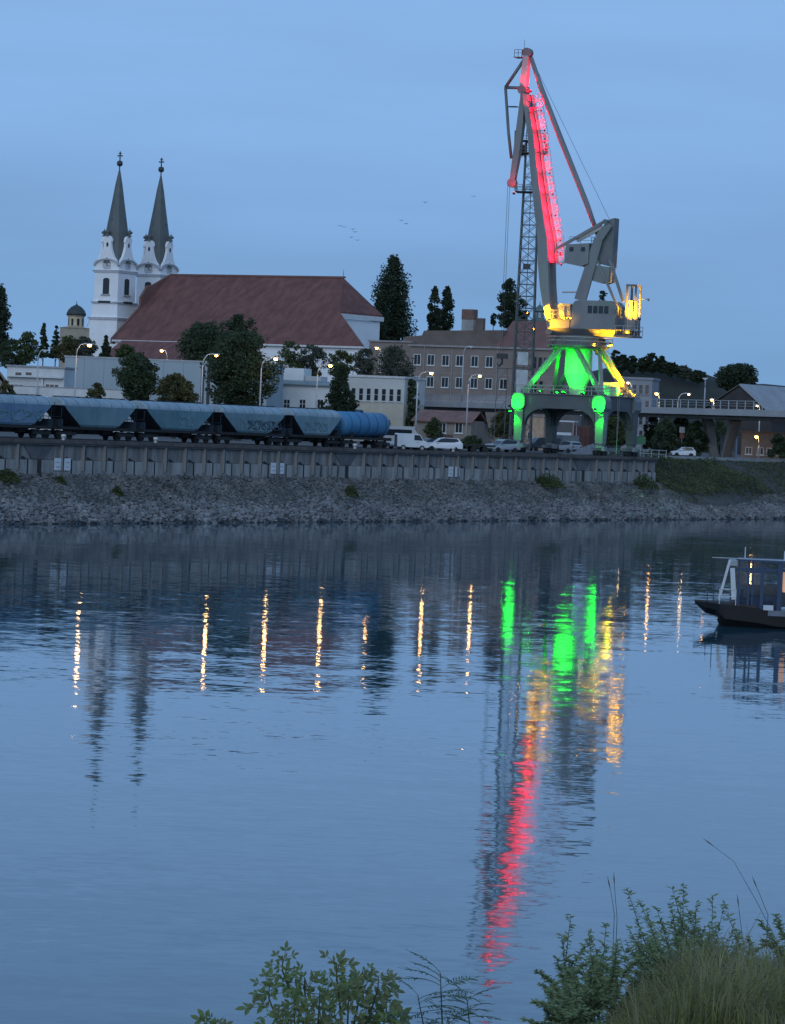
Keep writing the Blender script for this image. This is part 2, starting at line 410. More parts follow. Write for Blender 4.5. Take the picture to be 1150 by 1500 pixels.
for z, h in ((467, .78), (444, .41), (398, .28)):
    b = MB()
    for sx_ in (-1, 1):
        b.box(-hs-h-.06, hs+h+.06, sx_*(hs+h)-.05, sx_*(hs+h)+.05, tz(z)-.16, tz(z)+.16)
        b.box(sx_*(hs+h)-.05, sx_*(hs+h)+.05, -hs-h-.02, hs+h+.02, tz(z)-.15, tz(z)+.15)
    b.obj('cornice', M_trim, tower)
def rot4(pts, k):
    a = k * pi / 2; return [(x*cos(a) - y*sin(a), x*sin(a) + y*cos(a), z) for x, y, z in pts]
gz0, gz1 = tz(386), tz(346)
gh = gz1 - gz0
half = [(2.45, 0), (2.3, .1*gh), (1.7, .22*gh), (1.2, .42*gh), (.92, .6*gh), (.88, .72*gh), (1.08, .78*gh), (1.0, .88*gh), (.6, .97*gh), (0, gh)]
outline = half + [(-x, z) for x, z in half[-2::-1]]
arc = [(3.1*cos(a), 1.3*sin(a)) for a in [pi*i/12 for i in range(13)]]
for k in range(4):
    b = MB(); y0 = -hs - .12
    b.loft([rot4([(x, y0, gz0+z) for x, z in outline], k), rot4([(x, y0+.55, gz0+z) for x, z in outline], k)])
    gable = b.obj('gable', M_plaster, tower)
    b = MB(); ov = [(.28*cos(a), gz0 + .66*gh + .5*sin(a)) for a in [2*pi*i/8 for i in range(8)]]
    b.loft([rot4([(x, y0-.03, z) for x, z in ov], k), rot4([(x, y0+.1, z) for x, z in ov], k)]); b.obj('oculus', M_glass, gable)
    b = MB()                                     # curved cornice over the clock
    o1 = [(x*1.0, gz0-.45+z) for x, z in arc]; o2 = [(x*.93, gz0-.75+z) for x, z in arc]
    pr = o1 + o2[::-1]
    b.loft([rot4([(x, -hs-.4, z) for x, z in pr], k), rot4([(x, -hs-.002, z) for x, z in pr], k)]); b.obj('curved_cornice', M_trim, tower)
    b = MB(); rr = 1.0; cp = [(rr*cos(2*pi*i/16), tz(390)+rr*sin(2*pi*i/16)) for i in range(16)]
    b.loft([rot4([(x, -hs-.16, z) for x, z in cp], k), rot4([(x, -hs-.004, z) for x, z in cp], k)]); clock = b.obj('clock_face', mat('clock_face', (.5, .5, .5), .6, .2, 2), tower)
    b = MB(); zc = tz(390)
    b.add(rot4([(-.06, -hs-.2, zc), (.06, -hs-.2, zc), (.06, -hs-.2, zc+.8), (-.06, -hs-.2, zc+.8)], k), [(0,1,2,3)])
    b.add(rot4([(0, -hs-.21, zc-.06), (.55, -hs-.21, zc-.2), (.55, -hs-.21, zc-.1), (0, -hs-.21, zc+.06)], k), [(0,1,2,3)]); b.obj('clock_hands', M_dark, clock)
    wz0, wz1 = tz(432), tz(411); ww = .78
    wp = [(-ww, wz0), (ww, wz0)] + [(ww*cos(a), wz1 + .5*ww*sin(a)) for a in [pi*i/8 for i in range(9)]]
    b = MB(); b.loft([rot4([(x, -hs-.05, z) for x, z in wp], k), rot4([(x, -hs-.003, z) for x, z in wp], k)]); wn = b.obj('belfry_window', mat('belfry_louvre', (.03, .033, .04), .7, .2, 3, stretch=(1, 1, 6)), tower)
    b = MB(); b.loft([rot4([(x, -hs-.3, z) for x, z in ((-1.1, wz0-.25), (1.1, wz0-.25), (1.1, wz0), (-1.1, wz0))], k), rot4([(x, -hs-.006, z) for x, z in ((-1.1, wz0-.25), (1.1, wz0-.25), (1.1, wz0), (-1.1, wz0))], k)]); b.obj('window_sill', M_trim, tower)
    b = MB(); zz = tz(443.2); b.loft([rot4([(x, -hs-.5, z) for x, z in ((-1.5, zz-.25), (1.5, zz-.25), (1.5, zz+.2), (-1.5, zz+.2))], k), rot4([(x, -hs-.4, z) for x, z in ((-1.5, zz-.25), (1.5, zz-.25), (1.5, zz+.2), (-1.5, zz+.2))], k)]); b.obj('vent_slot', M_dark, tower)
    b = MB(); b.loft([rot4([(x*.9, y0+.56, gz0+z*.93) for x, z in outline], k), rot4([(x*.8, y0+1.5, gz0+z*.80) for x, z in outline], k)]); b.obj('gable_roof', M_spire, tower)
    fx_, fy_, _ = rot4([(0, y0-.1, 0)], k)[0]; zf = gz1; hh = tz(334) - zf
    b = MB(); b.lathe([(.4, -.1), (.4, .08*hh), (.16, .16*hh), (.58, .36*hh), (.6, .5*hh), (.18, .68*hh), (.05, .8*hh), (.02, hh)], 10, (fx_, fy_, zf)); b.smooth = True; b.obj('finial', M_spire, gable)
b = MB(); z0 = tz(386); zs = tz(250) - z0
b.lathe([(3.5, 0), (3.0, .07*zs), (2.3, .33*zs), (1.36, .632*zs), (.72, .853*zs), (.18, zs), (.1, zs+.4)], 8, (0, 0, z0)); spire = b.obj('spire', M_spire, tower)
for k in range(4):
    b = MB(); a = k*pi/2; r = 2.42
    b.beam((r*cos(a)*.9, r*sin(a)*.9, z0+.26*zs), (r*cos(a)*1.1, r*sin(a)*1.1, z0+.26*zs), .7, 1.0)
    b.obj('dormer', M_spire, spire); b = MB(); b.beam((1.9*cos(a)*.8, 1.9*sin(a)*.8, z0+.47*zs), (1.9*cos(a)*1.0, 1.9*sin(a)*1.0, z0+.47*zs), .35, .5); b.obj('dormer', M_spire, spire)
b = MB(); zb = tz(239.5)
b.lathe([(.1, -1.9), (.12, -.6), (.5, -.45), (.62, 0), (.5, .45), (.12, .6), (.06, 1.1)], 10, (0, 0, zb)); b.smooth = True; b.obj('orb', M_dark, tower)
b = MB(); zt = tz(222); b.box(-.09, .09, -.09, .09, zb+.6, zt); b.box(-.62, .62, -.085, .085, zt-1.0, zt-.75); b.box(-.35, .35, -.08, .08, zt-.5, zt-.32); b.obj('cross', M_dark, tower)
t2 = copy_tree(tower, church); t2.location = (0, 14.2, 0); tower['label'] = 'near left tower'; t2['label'] = 'far right tower, partly behind the roof'
# nave
zr = (CHF.hit(250, 402, 8.2).z + CHF.hit(503, 408, 8.2).z) / 2
ze = (CHF.hit(178, 495, -10.5).z + CHF.hit(533, 508, -10.5).z) / 2
xl = CHF.hit(250, 402, 8.2).x; xr = CHF.hit(503, 408, 8.2).x
xn = CHF.hit(497, 457, -1.3).x; zm = zr - (zr - ze) * 9.5 / 18.7; xe = CHF.hit(533, 508, -10.5).x
RL = (xl, 8.2, zr); RR = (xr, 8.2, zr); NC = (xn, -1.3, zm); ER = (xe, -10.5, ze); EL = (xl, -10.5, ze); FC = (xn, 14.5, zm); BL = (xl, 17.7, zm)
def slab(b, pts, t=.35): return b.loft([[(x, y, z - t) for x, y, z in pts], pts])
b = MB(); slab(b, [EL, ER, NC, RR, RL]); slab(b, [NC, FC, RR]); slab(b, [RL, RR, FC, BL]); roof = b.obj('roof', M_tile, church)
b = MB(); b.beam((xl, 8.2, zr+.1), (xr+.4, 8.2, zr+.1), .5, .35); b.obj('ridge_cap', M_tile2, roof)
b = MB(); b.tube((xr, 8.2, zr), (xr, 8.2, zr+1.6), .06, .03); b.obj('lightning_rod', M_dark, roof)
b = MB(); b.beam((xl, -10.6, ze-.35), (xe, -10.6, ze-.35), .25, .35); b.obj('gutter', M_wframe, roof)
b = MB(); b.box(xl+.3, xe-.4, -10.0, -9.2, -3, ze-.35); b.obj('aisle_wall', M_plaster, church); b = MB(); b.box(xl+.3, xn-.3, -1.0, 14, -3, zm-1.3); b.obj('nave_wall', M_plaster, church)
b = MB()                                          # raking end wall of the aisle
b.add([(xn-.2, -1.5, zm-.3), (xe-.4, -10.2, ze-.3), (xe-.4, -10.2, -3), (xn-.2, -1.5, -3)], [(0,1,2,3)]); b.obj('aisle_end_wall', M_plaster, church)
b = MB(); b.box(xn-.2, xn+.15, -1.6, 14.7, zm-1.25, zm-.36); b.obj('end_cornice', M_wframe, church)
b = MB(); # stepped left gable with its curved shoulder
gp = [(8.2, zr+.1), (2.4, zr-2.3), (0.5, zr-2.6), (-1.6, zr-5.0), (-1.6, zr-6.8), (-10.6, ze+.1), (-10.6, ze-1.0), (8.2, ze-1)]
b.prism(gp, 'x', xl-.45, xl+.05); b.obj('gable_parapet', M_tile2, church)

# ---- low annexe roof in front of the church
AF = Fr(170, 640, ZQ, radians(-32), py=520)
ax = thing('annexe_house', 'low house with dull red roof below the church nave', 'house', AF.o, AF.yaw)
p0 = AF.hit(150, 505, 0); p1 = AF.hit(300, 505, 0); z1 = AF.hit(230, 525, 0).z; z2 = AF.hit(230, 500, 5).z
b = MB(); slab(b, [(p0.x, 0, z1), (p1.x, 0, z1), (p1.x, 6, z2), (p0.x, 6, z2)]); slab(b, [(p0.x, 6, z2), (p1.x, 6, z2), (p1.x, 12, z1), (p0.x, 12, z1)]); b.obj('roof', M_tile, ax)
b = MB(); b.box(p0.x+.5, p1.x-.5, .5, 11.5, -1, z1-.2); b.obj('wall', mat('annexe_wall', (.35, .33, .3), .9), ax)

# ---- domed chapel
c = P(111, 480, 735); ch = thing('domed_chapel', 'small cream chapel with a dark dome and finial left of the church', 'chapel', (c.x, c.y, ZQ))
def cz(py): return P(111, py, 735).z - ZQ
M_cream = mat('chapel_cream', (.55, .45, .30), .85, .2, .5)
b = MB(); b.lathe([(1.75, cz(480)), (1.75, cz(464)), (1.95, cz(463)), (1.95, cz(462))], 8); dr = b.obj('drum', M_cream, ch)
for k in range(8):
    a = pi/8 + k*pi/4; b = MB(); b.beam((1.58*cos(a), 1.58*sin(a), cz(477)), (1.58*cos(a), 1.58*sin(a), cz(467)), .5, .2, side=(-sin(a), cos(a), 0)); b.obj('window', M_glass, dr)
b = MB(); b.lathe([(2.15, cz(462)), (2.1, cz(459)), (1.75, cz(454)), (1.1, cz(449.5)), (.25, cz(446.5)), (.08, cz(445)), (.05, cz(441))], 12); b.smooth = True; b.obj('dome', mat('dome_copper_dark', (.035, .045, .045), .6), ch)
b = MB(); b.box(-3.1, 3.3, -2.6, 3, 0, cz(481)); b.prism([(-3.3, cz(481)), (3.5, cz(481)), (0, cz(477.5))], 'y', -2.8, 3.2); b.obj('base_hall', mat('chapel_hall', (.36, .31, .24), .9, .25, .4), ch)
b = MB(); b.path([(2.4, -2, cz(478)), (2.9, -2, cz(470)), (3.2, -2, cz(464))], .22, 6); b.obj('side_turret', M_plaster, ch)

# ================================================================ BUILDINGS
def wall_box(fr, name, m, parent, x0, x1, y0, y1, z0, z1):
    b = MB(); b.box(x0, x1, y0, y1, z0, z1); return b.obj(name, m, parent)
# ---- long pale warehouse
WF = Fr(240, 505, ZQ, radians(-8), py=555)
wh = WF.thing('warehouse', 'long blank pale grey warehouse behind the hopper wagons', 'warehouse')
a = WF.hit(94, 550); c = WF.hit(392, 550); zt = (WF.hit(94, 523).z + WF.hit(300, 531).z)/2
M_wh = mat('warehouse_panel', (.31, .37, .40), .8, .08, .15, stretch=(1, 1, .3))
x = a.x; k = 0
while x < c.x - .1:
    x2 = min(x + 3.0, c.x); b = MB(); b.box(x+.015, x2-.015, 0, .25, 0, zt); b.obj('wall_panel', M_wh, wh); x = x2; k += 1
b = MB(); b.box(a.x+.05, c.x-.05, .26, 14, 0, zt-.1); b.obj('hall', M_wh, wh)
b = MB(); b.box(a.x-.1, c.x+.1, -.08, 14.2, zt, zt+.25); b.obj('roof_edge', mat('roof_edge_metal', (.34, .35, .36), .6), wh)
b = MB(); h = WF.hit(169, 544); b.box(h.x-.5, h.x+.5, -.12, .1, h.z-.35, h.z+.45); b.obj('wall_vent', M_dark, wh)
b = MB(); h = WF.hit(306, 560); b.box(h.x-1.2, h.x-.7, -.06, .1, 0, zt-.4); b.box(h.x-.3, h.x+.2, -.06, .1, 0, zt-.4); b.obj('door_slot', M_dark, wh)
# ---- low office hut at the left
LF = Fr(50, 480, ZQ, radians(-6), py=560)
lo = LF.thing('low_office', 'low off-white office with dark square windows left of the warehouse', 'building')
a = LF.hit(10, 555); c = LF.hit(94, 555); zt = LF.hit(50, 538).z; zm_ = LF.hit(50, 552).z; zl = LF.hit(50, 566).z
M_off = mat('office_render', (.55, .56, .55), .85, .15, .4)
wall_box(LF, 'wall', M_off, lo, a.x, c.x, 0, 8, 0, zt)
b = MB(); b.box(a.x-.2, c.x+.2, -.25, 8.2, zt, zt+.22); b.obj('roof', mat('flat_roof', (.3, .3, .31), .8), lo)
b = MB(); b.box(a.x+.1, c.x-.1, -.7, -.02, zm_-.1, zm_+.1); b.obj('canopy', M_off, lo)
for px in (27, 42): h = LF.hit(px, 551); window(lo, h.x, h.z, 1.1, .65, bars=(0, 0), sill=False)
for px in (24, 76): h = LF.hit(px, 570); window(lo, h.x, h.z, 2.0, .75, bars=(2, 0), sill=False)
b = MB(); h = LF.hit(62, 566); b.box(h.x-.15, h.x+.15, -.3, -.02, 0, zm_-.1); b.obj('pier', M_off, lo)
# ---- boundary wall behind the train
b = MB(); BW = Fr(100, 470, ZQ, radians(-6), py=575); a = BW.hit(20, 575); c = BW.hit(180, 575); zt = BW.hit(80, 568).z
o = tag(BW.thing('yard_wall', 'white boundary wall in front of the low office', 'wall'), 'white boundary wall in front of the low office', 'wall')
b.box(a.x, c.x, 0, .3, 0, zt); b.obj('wall', M_off, o); b = MB(); b.box(a.x, c.x, -.06, .36, zt, zt+.12); b.obj('coping', M_conc, o)
# ---- brown tiled shed roof at the left edge
SF = Fr(-10, 430, ZQ, radians(10), py=560); sh = SF.thing('shed', 'brown-roofed shed cut off by the left edge of the frame', 'shed')
a = SF.hit(-30, 560); z0 = SF.hit(-10, 577).z; zt = SF.hit(0, 533).z; xx = SF.hit(26, 570).x; xm = SF.hit(-14, 540).x
b = MB(); b.prism([(xm-5.5, z0), (xm, zt+.6), (xx, z0), (xx-.3, z0-.15), (xm, zt+.3), (xm-5.2, z0-.15)], 'y', 0, 7); b.obj('roof', mat('shed_roof', (.22, .17, .12), .9, .2, .6), sh)
b = MB(); b.prism([(xm-4.8, -.2), (xx-.9, -.2), (xx-.9, z0-.1), (xm, zt-.1), (xm-4.8, z0-.1)], 'y', .3, 6.7); b.obj('wall', mat('shed_wall', (.28, .24, .2), .9), sh)

# ---- white house with three windows
HF = Fr(445, 520, ZQ, radians(-14), py=575); hw = HF.thing('white_house', 'small white house with three white-framed windows behind the last hopper wagon', 'house')
a = HF.hit(400, 580); c = HF.hit(483, 580); ze_ = HF.hit(445, 563).z
M_hw = mat('house_render', (.62, .63, .62), .85, .08, .4)
wall_box(HF, 'wall', M_hw, hw, a.x, c.x, 0, 7, 0, ze_)
b = MB(); slab(b, [(a.x-.4, -.5, ze_), (c.x+.4, -.5, ze_), (c.x+.4, 3.5, ze_+.6), (a.x-.4, 3.5, ze_+.6)], .18); b.obj('roof', mat('house_roof_metal', (.16, .20, .20), .5, .2, .6), hw)
u0 = HF.hit(398, 550, 3.6); u1 = HF.hit(445, 550, 3.6); zu = HF.hit(425, 539, 3.6).z
wall_box(HF, 'upper_block', M_hw, hw, u0.x, u1.x, 3.6, 8, ze_+.1, zu)
u2 = HF.hit(470, 560, 4.2); wall_box(HF, 'rear_block', mat('house_rear', (.45, .46, .46), .85, .08), hw, u1.x+.05, u2.x, 4.2, 8, ze_+.1, HF.hit(455, 551, 4.2).z)
for px in (420, 443, 469): h = HF.hit(px, 597); window(hw, h.x, h.z - .2, 1.1, 1.5, bars=(1, 1))
# ---- modern pale block with a row of windows
BF = Fr(545, 560, ZQ, radians(-20), py=585); mb_ = BF.thing('pale_office_block', 'pale two-storey block with a row of seven windows right of the spruce', 'building')
a = BF.hit(493, 585); c = BF.hit(592, 585); zt = BF.hit(545, 553).z
M_pb = mat('pale_block_render', (.50, .50, .47), .85, .12, .3); M_pb2 = mat('pale_block_base', (.46, .42, .34), .85, .15, .4)
zmid = BF.hit(545, 590).z
wall_box(BF, 'upper_wall', M_pb, mb_, a.x, c.x, 0, 10, zmid, zt); wall_box(BF, 'lower_wall', M_pb2, mb_, a.x+.03, c.x-.03, .04, 9.96, 0, zmid - .01)
b = MB(); b.box(a.x-.15, c.x+.15, -.2, 10.2, zt, zt+.35); b.obj('parapet', mat('parapet_pale', (.55, .55, .53), .8), mb_)
for i in range(7):
    px = 517.5 + i * 11.1; h = BF.hit(px, 586.5 + i*.35); window(mb_, h.x, h.z, .82, 2.1, bars=(0, 1), fm=M_pb)
b = MB()
for px in (517, 523, 528): h = BF.hit(px, 550, 4); b.tube((h.x, 4, zt+.3), (h.x, 4, zt+1.1), .05)
h1 = BF.hit(512, 548, 4); h2 = BF.hit(532, 548, 4); b.tube((h1.x, 4, zt+1.1), (h2.x, 4, zt+1.1), .06); b.obj('roof_aerials', M_dark, mb_)

# ---- brown three-storey building
NF = Fr(670, 640, ZQ, radians(-28), py=540); nb = NF.thing('brown_office_building', 'brown-grey three-storey building with white window sashes behind the bridge', 'building')
M_br = mat('brown_render', (.23, .185, .16), .9, .18, .3); M_br2 = mat('brown_render_dark', (.15, .115, .10), .9, .2, .3)
a = NF.hit(600, 540); c = NF.hit(812, 560); zt = (NF.hit(605, 505).z + NF.hit(735, 513).z) / 2
wall_box(NF, 'wall', M_br, nb, a.x, c.x, 0, 12, 0, zt)
b = MB(); b.box(a.x-.25, c.x+.25, -.45, 12.2, zt, zt+.35); b.obj('eaves', mat('eaves_grey', (.27, .25, .24), .8), nb)
zt2 = (NF.hit(605, 487, 2).z); u0 = NF.hit(592, 490, 2).x; u1 = NF.hit(737, 490, 2).x
b = MB(); b.prism([(u0, zt+.36), (u1, zt+.36), (u1, zt2+.9), (u0+4.2, zt2+.4), (u0+3.8, zt2-.5), (u0, zt2-.9)], 'y', 2.0, 9); b.obj('attic_storey', M_br2, nb)
g0 = NF.hit(737, 490, 3).x; g1 = NF.hit(815, 500, 3).x; zg = NF.hit(760, 470, 7).z
b = MB(); slab(b, [(g0, -.4, zt+.38), (g1, -.4, zt+.38), (g1, 7, zg), (g0, 7, zg)]); slab(b, [(g0, 7, zg), (g1, 7, zg), (g1, 12.4, zt+.38), (g0, 12.4, zt+.38)]); b.obj('roof', M_tile2, nb)
b = MB(); b.prism([(-.2, zt+.36), (12.2, zt+.36), (7, zg-.4)], 'x', g1-.5, g1-.25); b.obj('gable_end', M_br, nb)
h = NF.hit(684, 480, 5); h0 = NF.hit(676, 480, 5).x; h1 = NF.hit(693, 480, 5).x; zc1 = NF.hit(684, 453, 5).z; zc0 = NF.hit(684, 468, 5).z
wall_box(NF, 'chimney_base', M_conc, nb, h0, h1, 5, 6.6, zt, zc0); wall_box(NF, 'chimney', mat('chimney_brick', (.17, .10, .08), .9, .3, 2), nb, h0-.05, h1+.05, 4.95, 6.65, zc0+.01, zc1)
h = NF.hit(702, 475, 6); wall_box(NF, 'chimney', M_br2, nb, h.x-.8, h.x+.8, 6, 7, zt, NF.hit(702, 466, 6).z)
lw0 = NF.hit(540, 530, 1).x; lw1 = a.x - .02; zl = NF.hit(565, 501, 1).z
wall_box(NF, 'left_wing', M_br, nb, lw0, lw1, 1, 11, 0, zl)
b = MB(); b.box(lw0-.2, lw1-.02, .7, 11.2, zl, zl+.3); b.obj('wing_eaves', mat('eaves_grey', (.27, .25, .24), .8), nb)
for px, dy in ((611, 0), (631, .7), (652.5, 1.4), (673, 2), (695, 2.8), (716.5, 3.6)):
    h = NF.hit(px, 534.5 + dy); window(nb, h.x, h.z, 1.55, 2.05, bars=(1, 0))
for px, dy in ((610, 0), (630, .6), (651.5, 1.2), (672.5, 1.8), (694, 2.5), (715.5, 3.2), (737, 4)):
    h = NF.hit(px, 566.5 + dy); window(nb, h.x, h.z, 1.55, 2.0, bars=(1, 0))
for px, py in ((783, 536), (791, 536.5), (799, 537), (783, 571), (792, 571.5)): h = NF.hit(px, py + 4); window(nb, h.x, h.z, .8, 2.2, bars=(0, 1), fm=M_br2)
for px in (621, 662, 728, 770): h = NF.hit(px, 540); b = MB(); b.tube((h.x, -.12, 1), (h.x, -.12, zt), .09, n=6); b.obj('drainpipe', M_conc, nb)
b = MB(); h = NF.hit(660, 547); b.box(a.x, c.x, -.05, 0, h.z-.12, h.z+.1); b.obj('string_course', mat('string_course', (.27, .225, .20), .9), nb)
for px in (557, 569): h = NF.hit(px, 545, 1); window(nb, h.x, h.z, .8, 3.6, y=1, bars=(0, 2))
# ---- lantern turret on a roof behind the mast
c = P(790, 470, 700); tu = thing('roof_turret', 'glazed green roof turret with a finial left of the crane boom', 'turret', (c.x, c.y, ZQ))
def tzz(py): return P(790, py, 700).z - ZQ
M_tur = mat('turret_copper', (.10, .15, .13), .7, .2, 1)
b = MB(); b.lathe([(1.5, tzz(500)), (1.5, tzz(472)), (1.75, tzz(471)), (1.75, tzz(469)), (1.0, tzz(467)), (1.0, tzz(457)), (1.3, tzz(456))], 6); td = b.obj('drum', M_tur, tu)
b = MB(); b.lathe([(1.4, tzz(456)), (.7, tzz(450)), (.1, tzz(446)), (.04, tzz(441))], 6); b.obj('cap', M_tur, tu)
for k in range(6):
    aa = pi/6 + k*pi/3; b = MB(); b.beam((.88*cos(aa), .88*sin(aa), tzz(466)), (.88*cos(aa), .88*sin(aa), tzz(458)), .6, .12, side=(-sin(aa), cos(aa), 0)); b.obj('pane', mat('turret_glass', (.25, .3, .33), .2), td)

# ---- house with a red roof under the bridge
UF = Fr(640, 545, ZQ, radians(-20), py=630); uh = UF.thing('red_roof_house', 'low house with a dull red roof seen under the bridge', 'house')
a = UF.hit(606, 630); c = UF.hit(690, 630); zt = UF.hit(650, 615).z; zr_ = UF.hit(650, 601, 3).z
wall_box(UF, 'wall', mat('house_beige', (.24, .20, .17), .9, .2), uh, a.x, c.x, 0, 7, 0, zt)
b = MB(); slab(b, [(a.x-.3, -.5, zt-.2), (c.x+.3, -.5, zt-.2), (c.x+.3, 3.5, zr_), (a.x-.3, 3.5, zr_)], .2); slab(b, [(a.x-.3, 3.5, zr_), (c.x+.3, 3.5, zr_), (c.x+.3, 7.5, zt-.2), (a.x-.3, 7.5, zt-.2)], .2); b.obj('roof', mat('red_roof_tile_low', (.20, .11, .09), .85, .25, .5), uh)
for px in (648, 672): h = UF.hit(px, 630); window(uh, h.x, h.z - .5, 1.3, 1.7, bars=(1, 0))

# ---- right: pale concrete office block
OF = Fr(930, 610, ZQ, radians(-12), py=590); ob = OF.thing('grey_office_block', 'pale grey office block with narrow windows right of the crane', 'building')
a = OF.hit(912, 600); c = OF.hit(954, 600); zt = OF.hit(935, 556).z
M_ob = mat('office_concrete', (.25, .26, .28), .85, .12, .3)
wall_box(OF, 'wall', M_ob, ob, a.x, c.x, 0, 9, 0, zt)
b = MB(); b.box(a.x-.2, c.x+.2, -.2, 9.2, zt, zt+.4); b.obj('parapet', M_ob, ob)
for py in (577, 600, 622, 644):
    for i in range(4):
        h = OF.hit(920 + i*9.2, py + i*.3); window(ob, h.x, h.z, .75, 1.75, bars=(0, 1), fm=M_ob)
# ---- right: big pitched roofs
RF = Fr(1080, 640, ZQ, radians(-30), py=580); rb = RF.thing('gabled_hall', 'large hall with a light grey right-hand roof slope beyond the bridge', 'hall')
r0 = RF.hit(1083, 562, 0); r1 = RF.hit(1118, 561, 0); e0 = RF.hit(1124, 594, 0); e1 = RF.hit(1158, 594, 0); l0 = RF.hit(1036, 590, 0)
dd = 26
M_rl = mat('hall_roof_pale', (.30, .31, .32), .8, .15, .3); M_rd = mat('hall_roof_dark', (.075, .07, .065), .9, .25, .3)  # left roof slope darker than the right one
zr_ = r0.z; zee = e0.z - 2
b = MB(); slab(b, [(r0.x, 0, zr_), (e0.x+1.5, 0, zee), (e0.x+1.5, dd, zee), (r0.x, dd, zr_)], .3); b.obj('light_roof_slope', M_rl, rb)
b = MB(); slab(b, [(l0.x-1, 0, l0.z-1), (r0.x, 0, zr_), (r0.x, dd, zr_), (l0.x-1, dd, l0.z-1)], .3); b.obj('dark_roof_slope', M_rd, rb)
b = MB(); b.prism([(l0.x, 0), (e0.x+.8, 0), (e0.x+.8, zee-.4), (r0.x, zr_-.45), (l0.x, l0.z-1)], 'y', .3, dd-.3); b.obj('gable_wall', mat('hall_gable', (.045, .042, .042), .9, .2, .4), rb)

# ================================================================ BRIDGE
BL_ = P(585, 575.5, 606); BR_ = P(1150, 588, 486)
byaw = atan2(BR_.y - BL_.y, BR_.x - BL_.x); BG = Fr(0, 0, 0, byaw, at=BL_)
zrt = (P(612, 577, 600).z + P(1150, 588, 486).z) / 2
br = thing('road_bridge', 'concrete road bridge with a pale parapet and thin railings crossing behind the crane', 'bridge', (BL_.x, BL_.y, 0), byaw)
Lb = (Vector((BR_.x, BR_.y)) - Vector((BL_.x, BL_.y))).length + 60
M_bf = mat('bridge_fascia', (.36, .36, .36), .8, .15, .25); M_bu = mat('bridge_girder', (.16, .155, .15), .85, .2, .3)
zf1 = zrt - 1.25; zf0 = zf1 - .95
x = 0
while x < Lb:
    b = MB(); b.box(x+.01, min(x+6, Lb)-.01, 0, .35, zf0, zf1); b.obj('fascia_panel', M_bf, br); x += 6
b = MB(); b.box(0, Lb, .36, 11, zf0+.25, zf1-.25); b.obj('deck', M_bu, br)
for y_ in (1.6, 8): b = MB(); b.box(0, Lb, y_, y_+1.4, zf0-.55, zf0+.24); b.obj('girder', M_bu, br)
b = MB(); b.box(0, Lb, 10.65, 11, zf0, zf1); b.obj('far_fascia', M_bf, br)
M_rl2 = mat('bridge_rail_paint', (.42, .43, .44), .6, .1)
for a_, c_ in ((.08, .1), (.42, .05), (.8, .05)): b = MB(); b.box(0, Lb, .15-c_/2, .15+c_/2, zrt-a_, zrt-a_+c_*.8); b.obj('handrail', M_rl2, br)
pm = MB(); pm.box(-.05, .05, .1, .2, zf1, zrt-.08); pm = pm.mesh('railing_post', M_rl2)
k = 0
while k*2.4 < Lb: link('railing_post', pm, br, (k*2.4+.6, 0, 0)); k += 1
zp = zrt - .05                                    # solid lower parapet left of the crane
xs = BG.hit(600, 585, 0).x; xe_ = BG.hit(742, 585, 0).x
b = MB(); b.box(0, xe_, .22, .3, zf1, zrt-.05); b.obj('solid_parapet', mat('parapet_rose', (.48, .45, .44), .85, .15, .3), br)
M_pier = mat('pier_concrete', (.22, .215, .21), .9, .2, .4)
def pier(px, spread, lean=0):
    x = BG.hit(px, 625, 5).x
    for sg in (-1, 1):
        b = MB(); b.beam((x + sg*spread*.35, 5.5, ZQ-.3), (x + sg*spread + lean, 5.5, zf0-.55), .6, 1.2, .9, 1.6, side=(1, 0, 0)); b.obj('pier', M_pier, br)
pier(722, 6.5); pier(868, 4.0, 2); pier(1052, 4.2)
# ================================================================ TRAIN
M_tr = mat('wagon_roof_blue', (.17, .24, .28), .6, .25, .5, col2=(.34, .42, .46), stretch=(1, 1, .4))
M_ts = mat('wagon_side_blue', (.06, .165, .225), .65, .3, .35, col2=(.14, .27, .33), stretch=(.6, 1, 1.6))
M_td = mat('wagon_dark_blue_end_shade', (.012, .02, .03), .7, .3, 1)
M_un = mat('underframe_grime', (.018, .018, .019), .85, .3, 1)
M_gr = mat('graffiti_pale', (.16, .26, .30), .7, .2, 3); M_gr2 = mat('graffiti_dark', (.035, .06, .08), .7, .2, 3)
MT = 12.0
M_tsv = [mat('wagon_side_paint_%d' % i, c1, .7, .3, .45, col2=c2, stretch=(.8, 1, .5)) for i, (c1, c2) in enumerate((((0.065, 0.143, 0.234), (0.169, 0.260, 0.351)), ((0.078, 0.156, 0.189), (0.182, 0.273, 0.305)), ((0.058, 0.137, 0.169), (0.150, 0.260, 0.293)), ((0.091, 0.169, 0.195), (0.195, 0.286, 0.305)), ((0.085, 0.176, 0.215), (0.234, 0.332, 0.358))))]
def bogie(parent, x, group=None):
    b = MB(); b.box(x-1.45, x+1.45, -1.12, -.98, .42, .72); b.box(x-1.45, x+1.45, .98, 1.12, .42, .72); b.box(x-.3, x+.3, -.98, .98, .48, .85); bg_ = b.obj('bogie', M_un, parent); bg_['kind'] = 'part'; del bg_['kind']
    for dx in (-.9, .9):
        for sy in (-.75, .75):
            w = MB(); w.smooth = False
            pr = [(.46*cos(2*pi*i/14), .46*sin(2*pi*i/14)+.46) for i in range(14)]
            w.prism([(x+dx+a, c) for a, c in pr], 'y', sy-.07, sy+.07); w.obj('wheel', M_un, bg_)
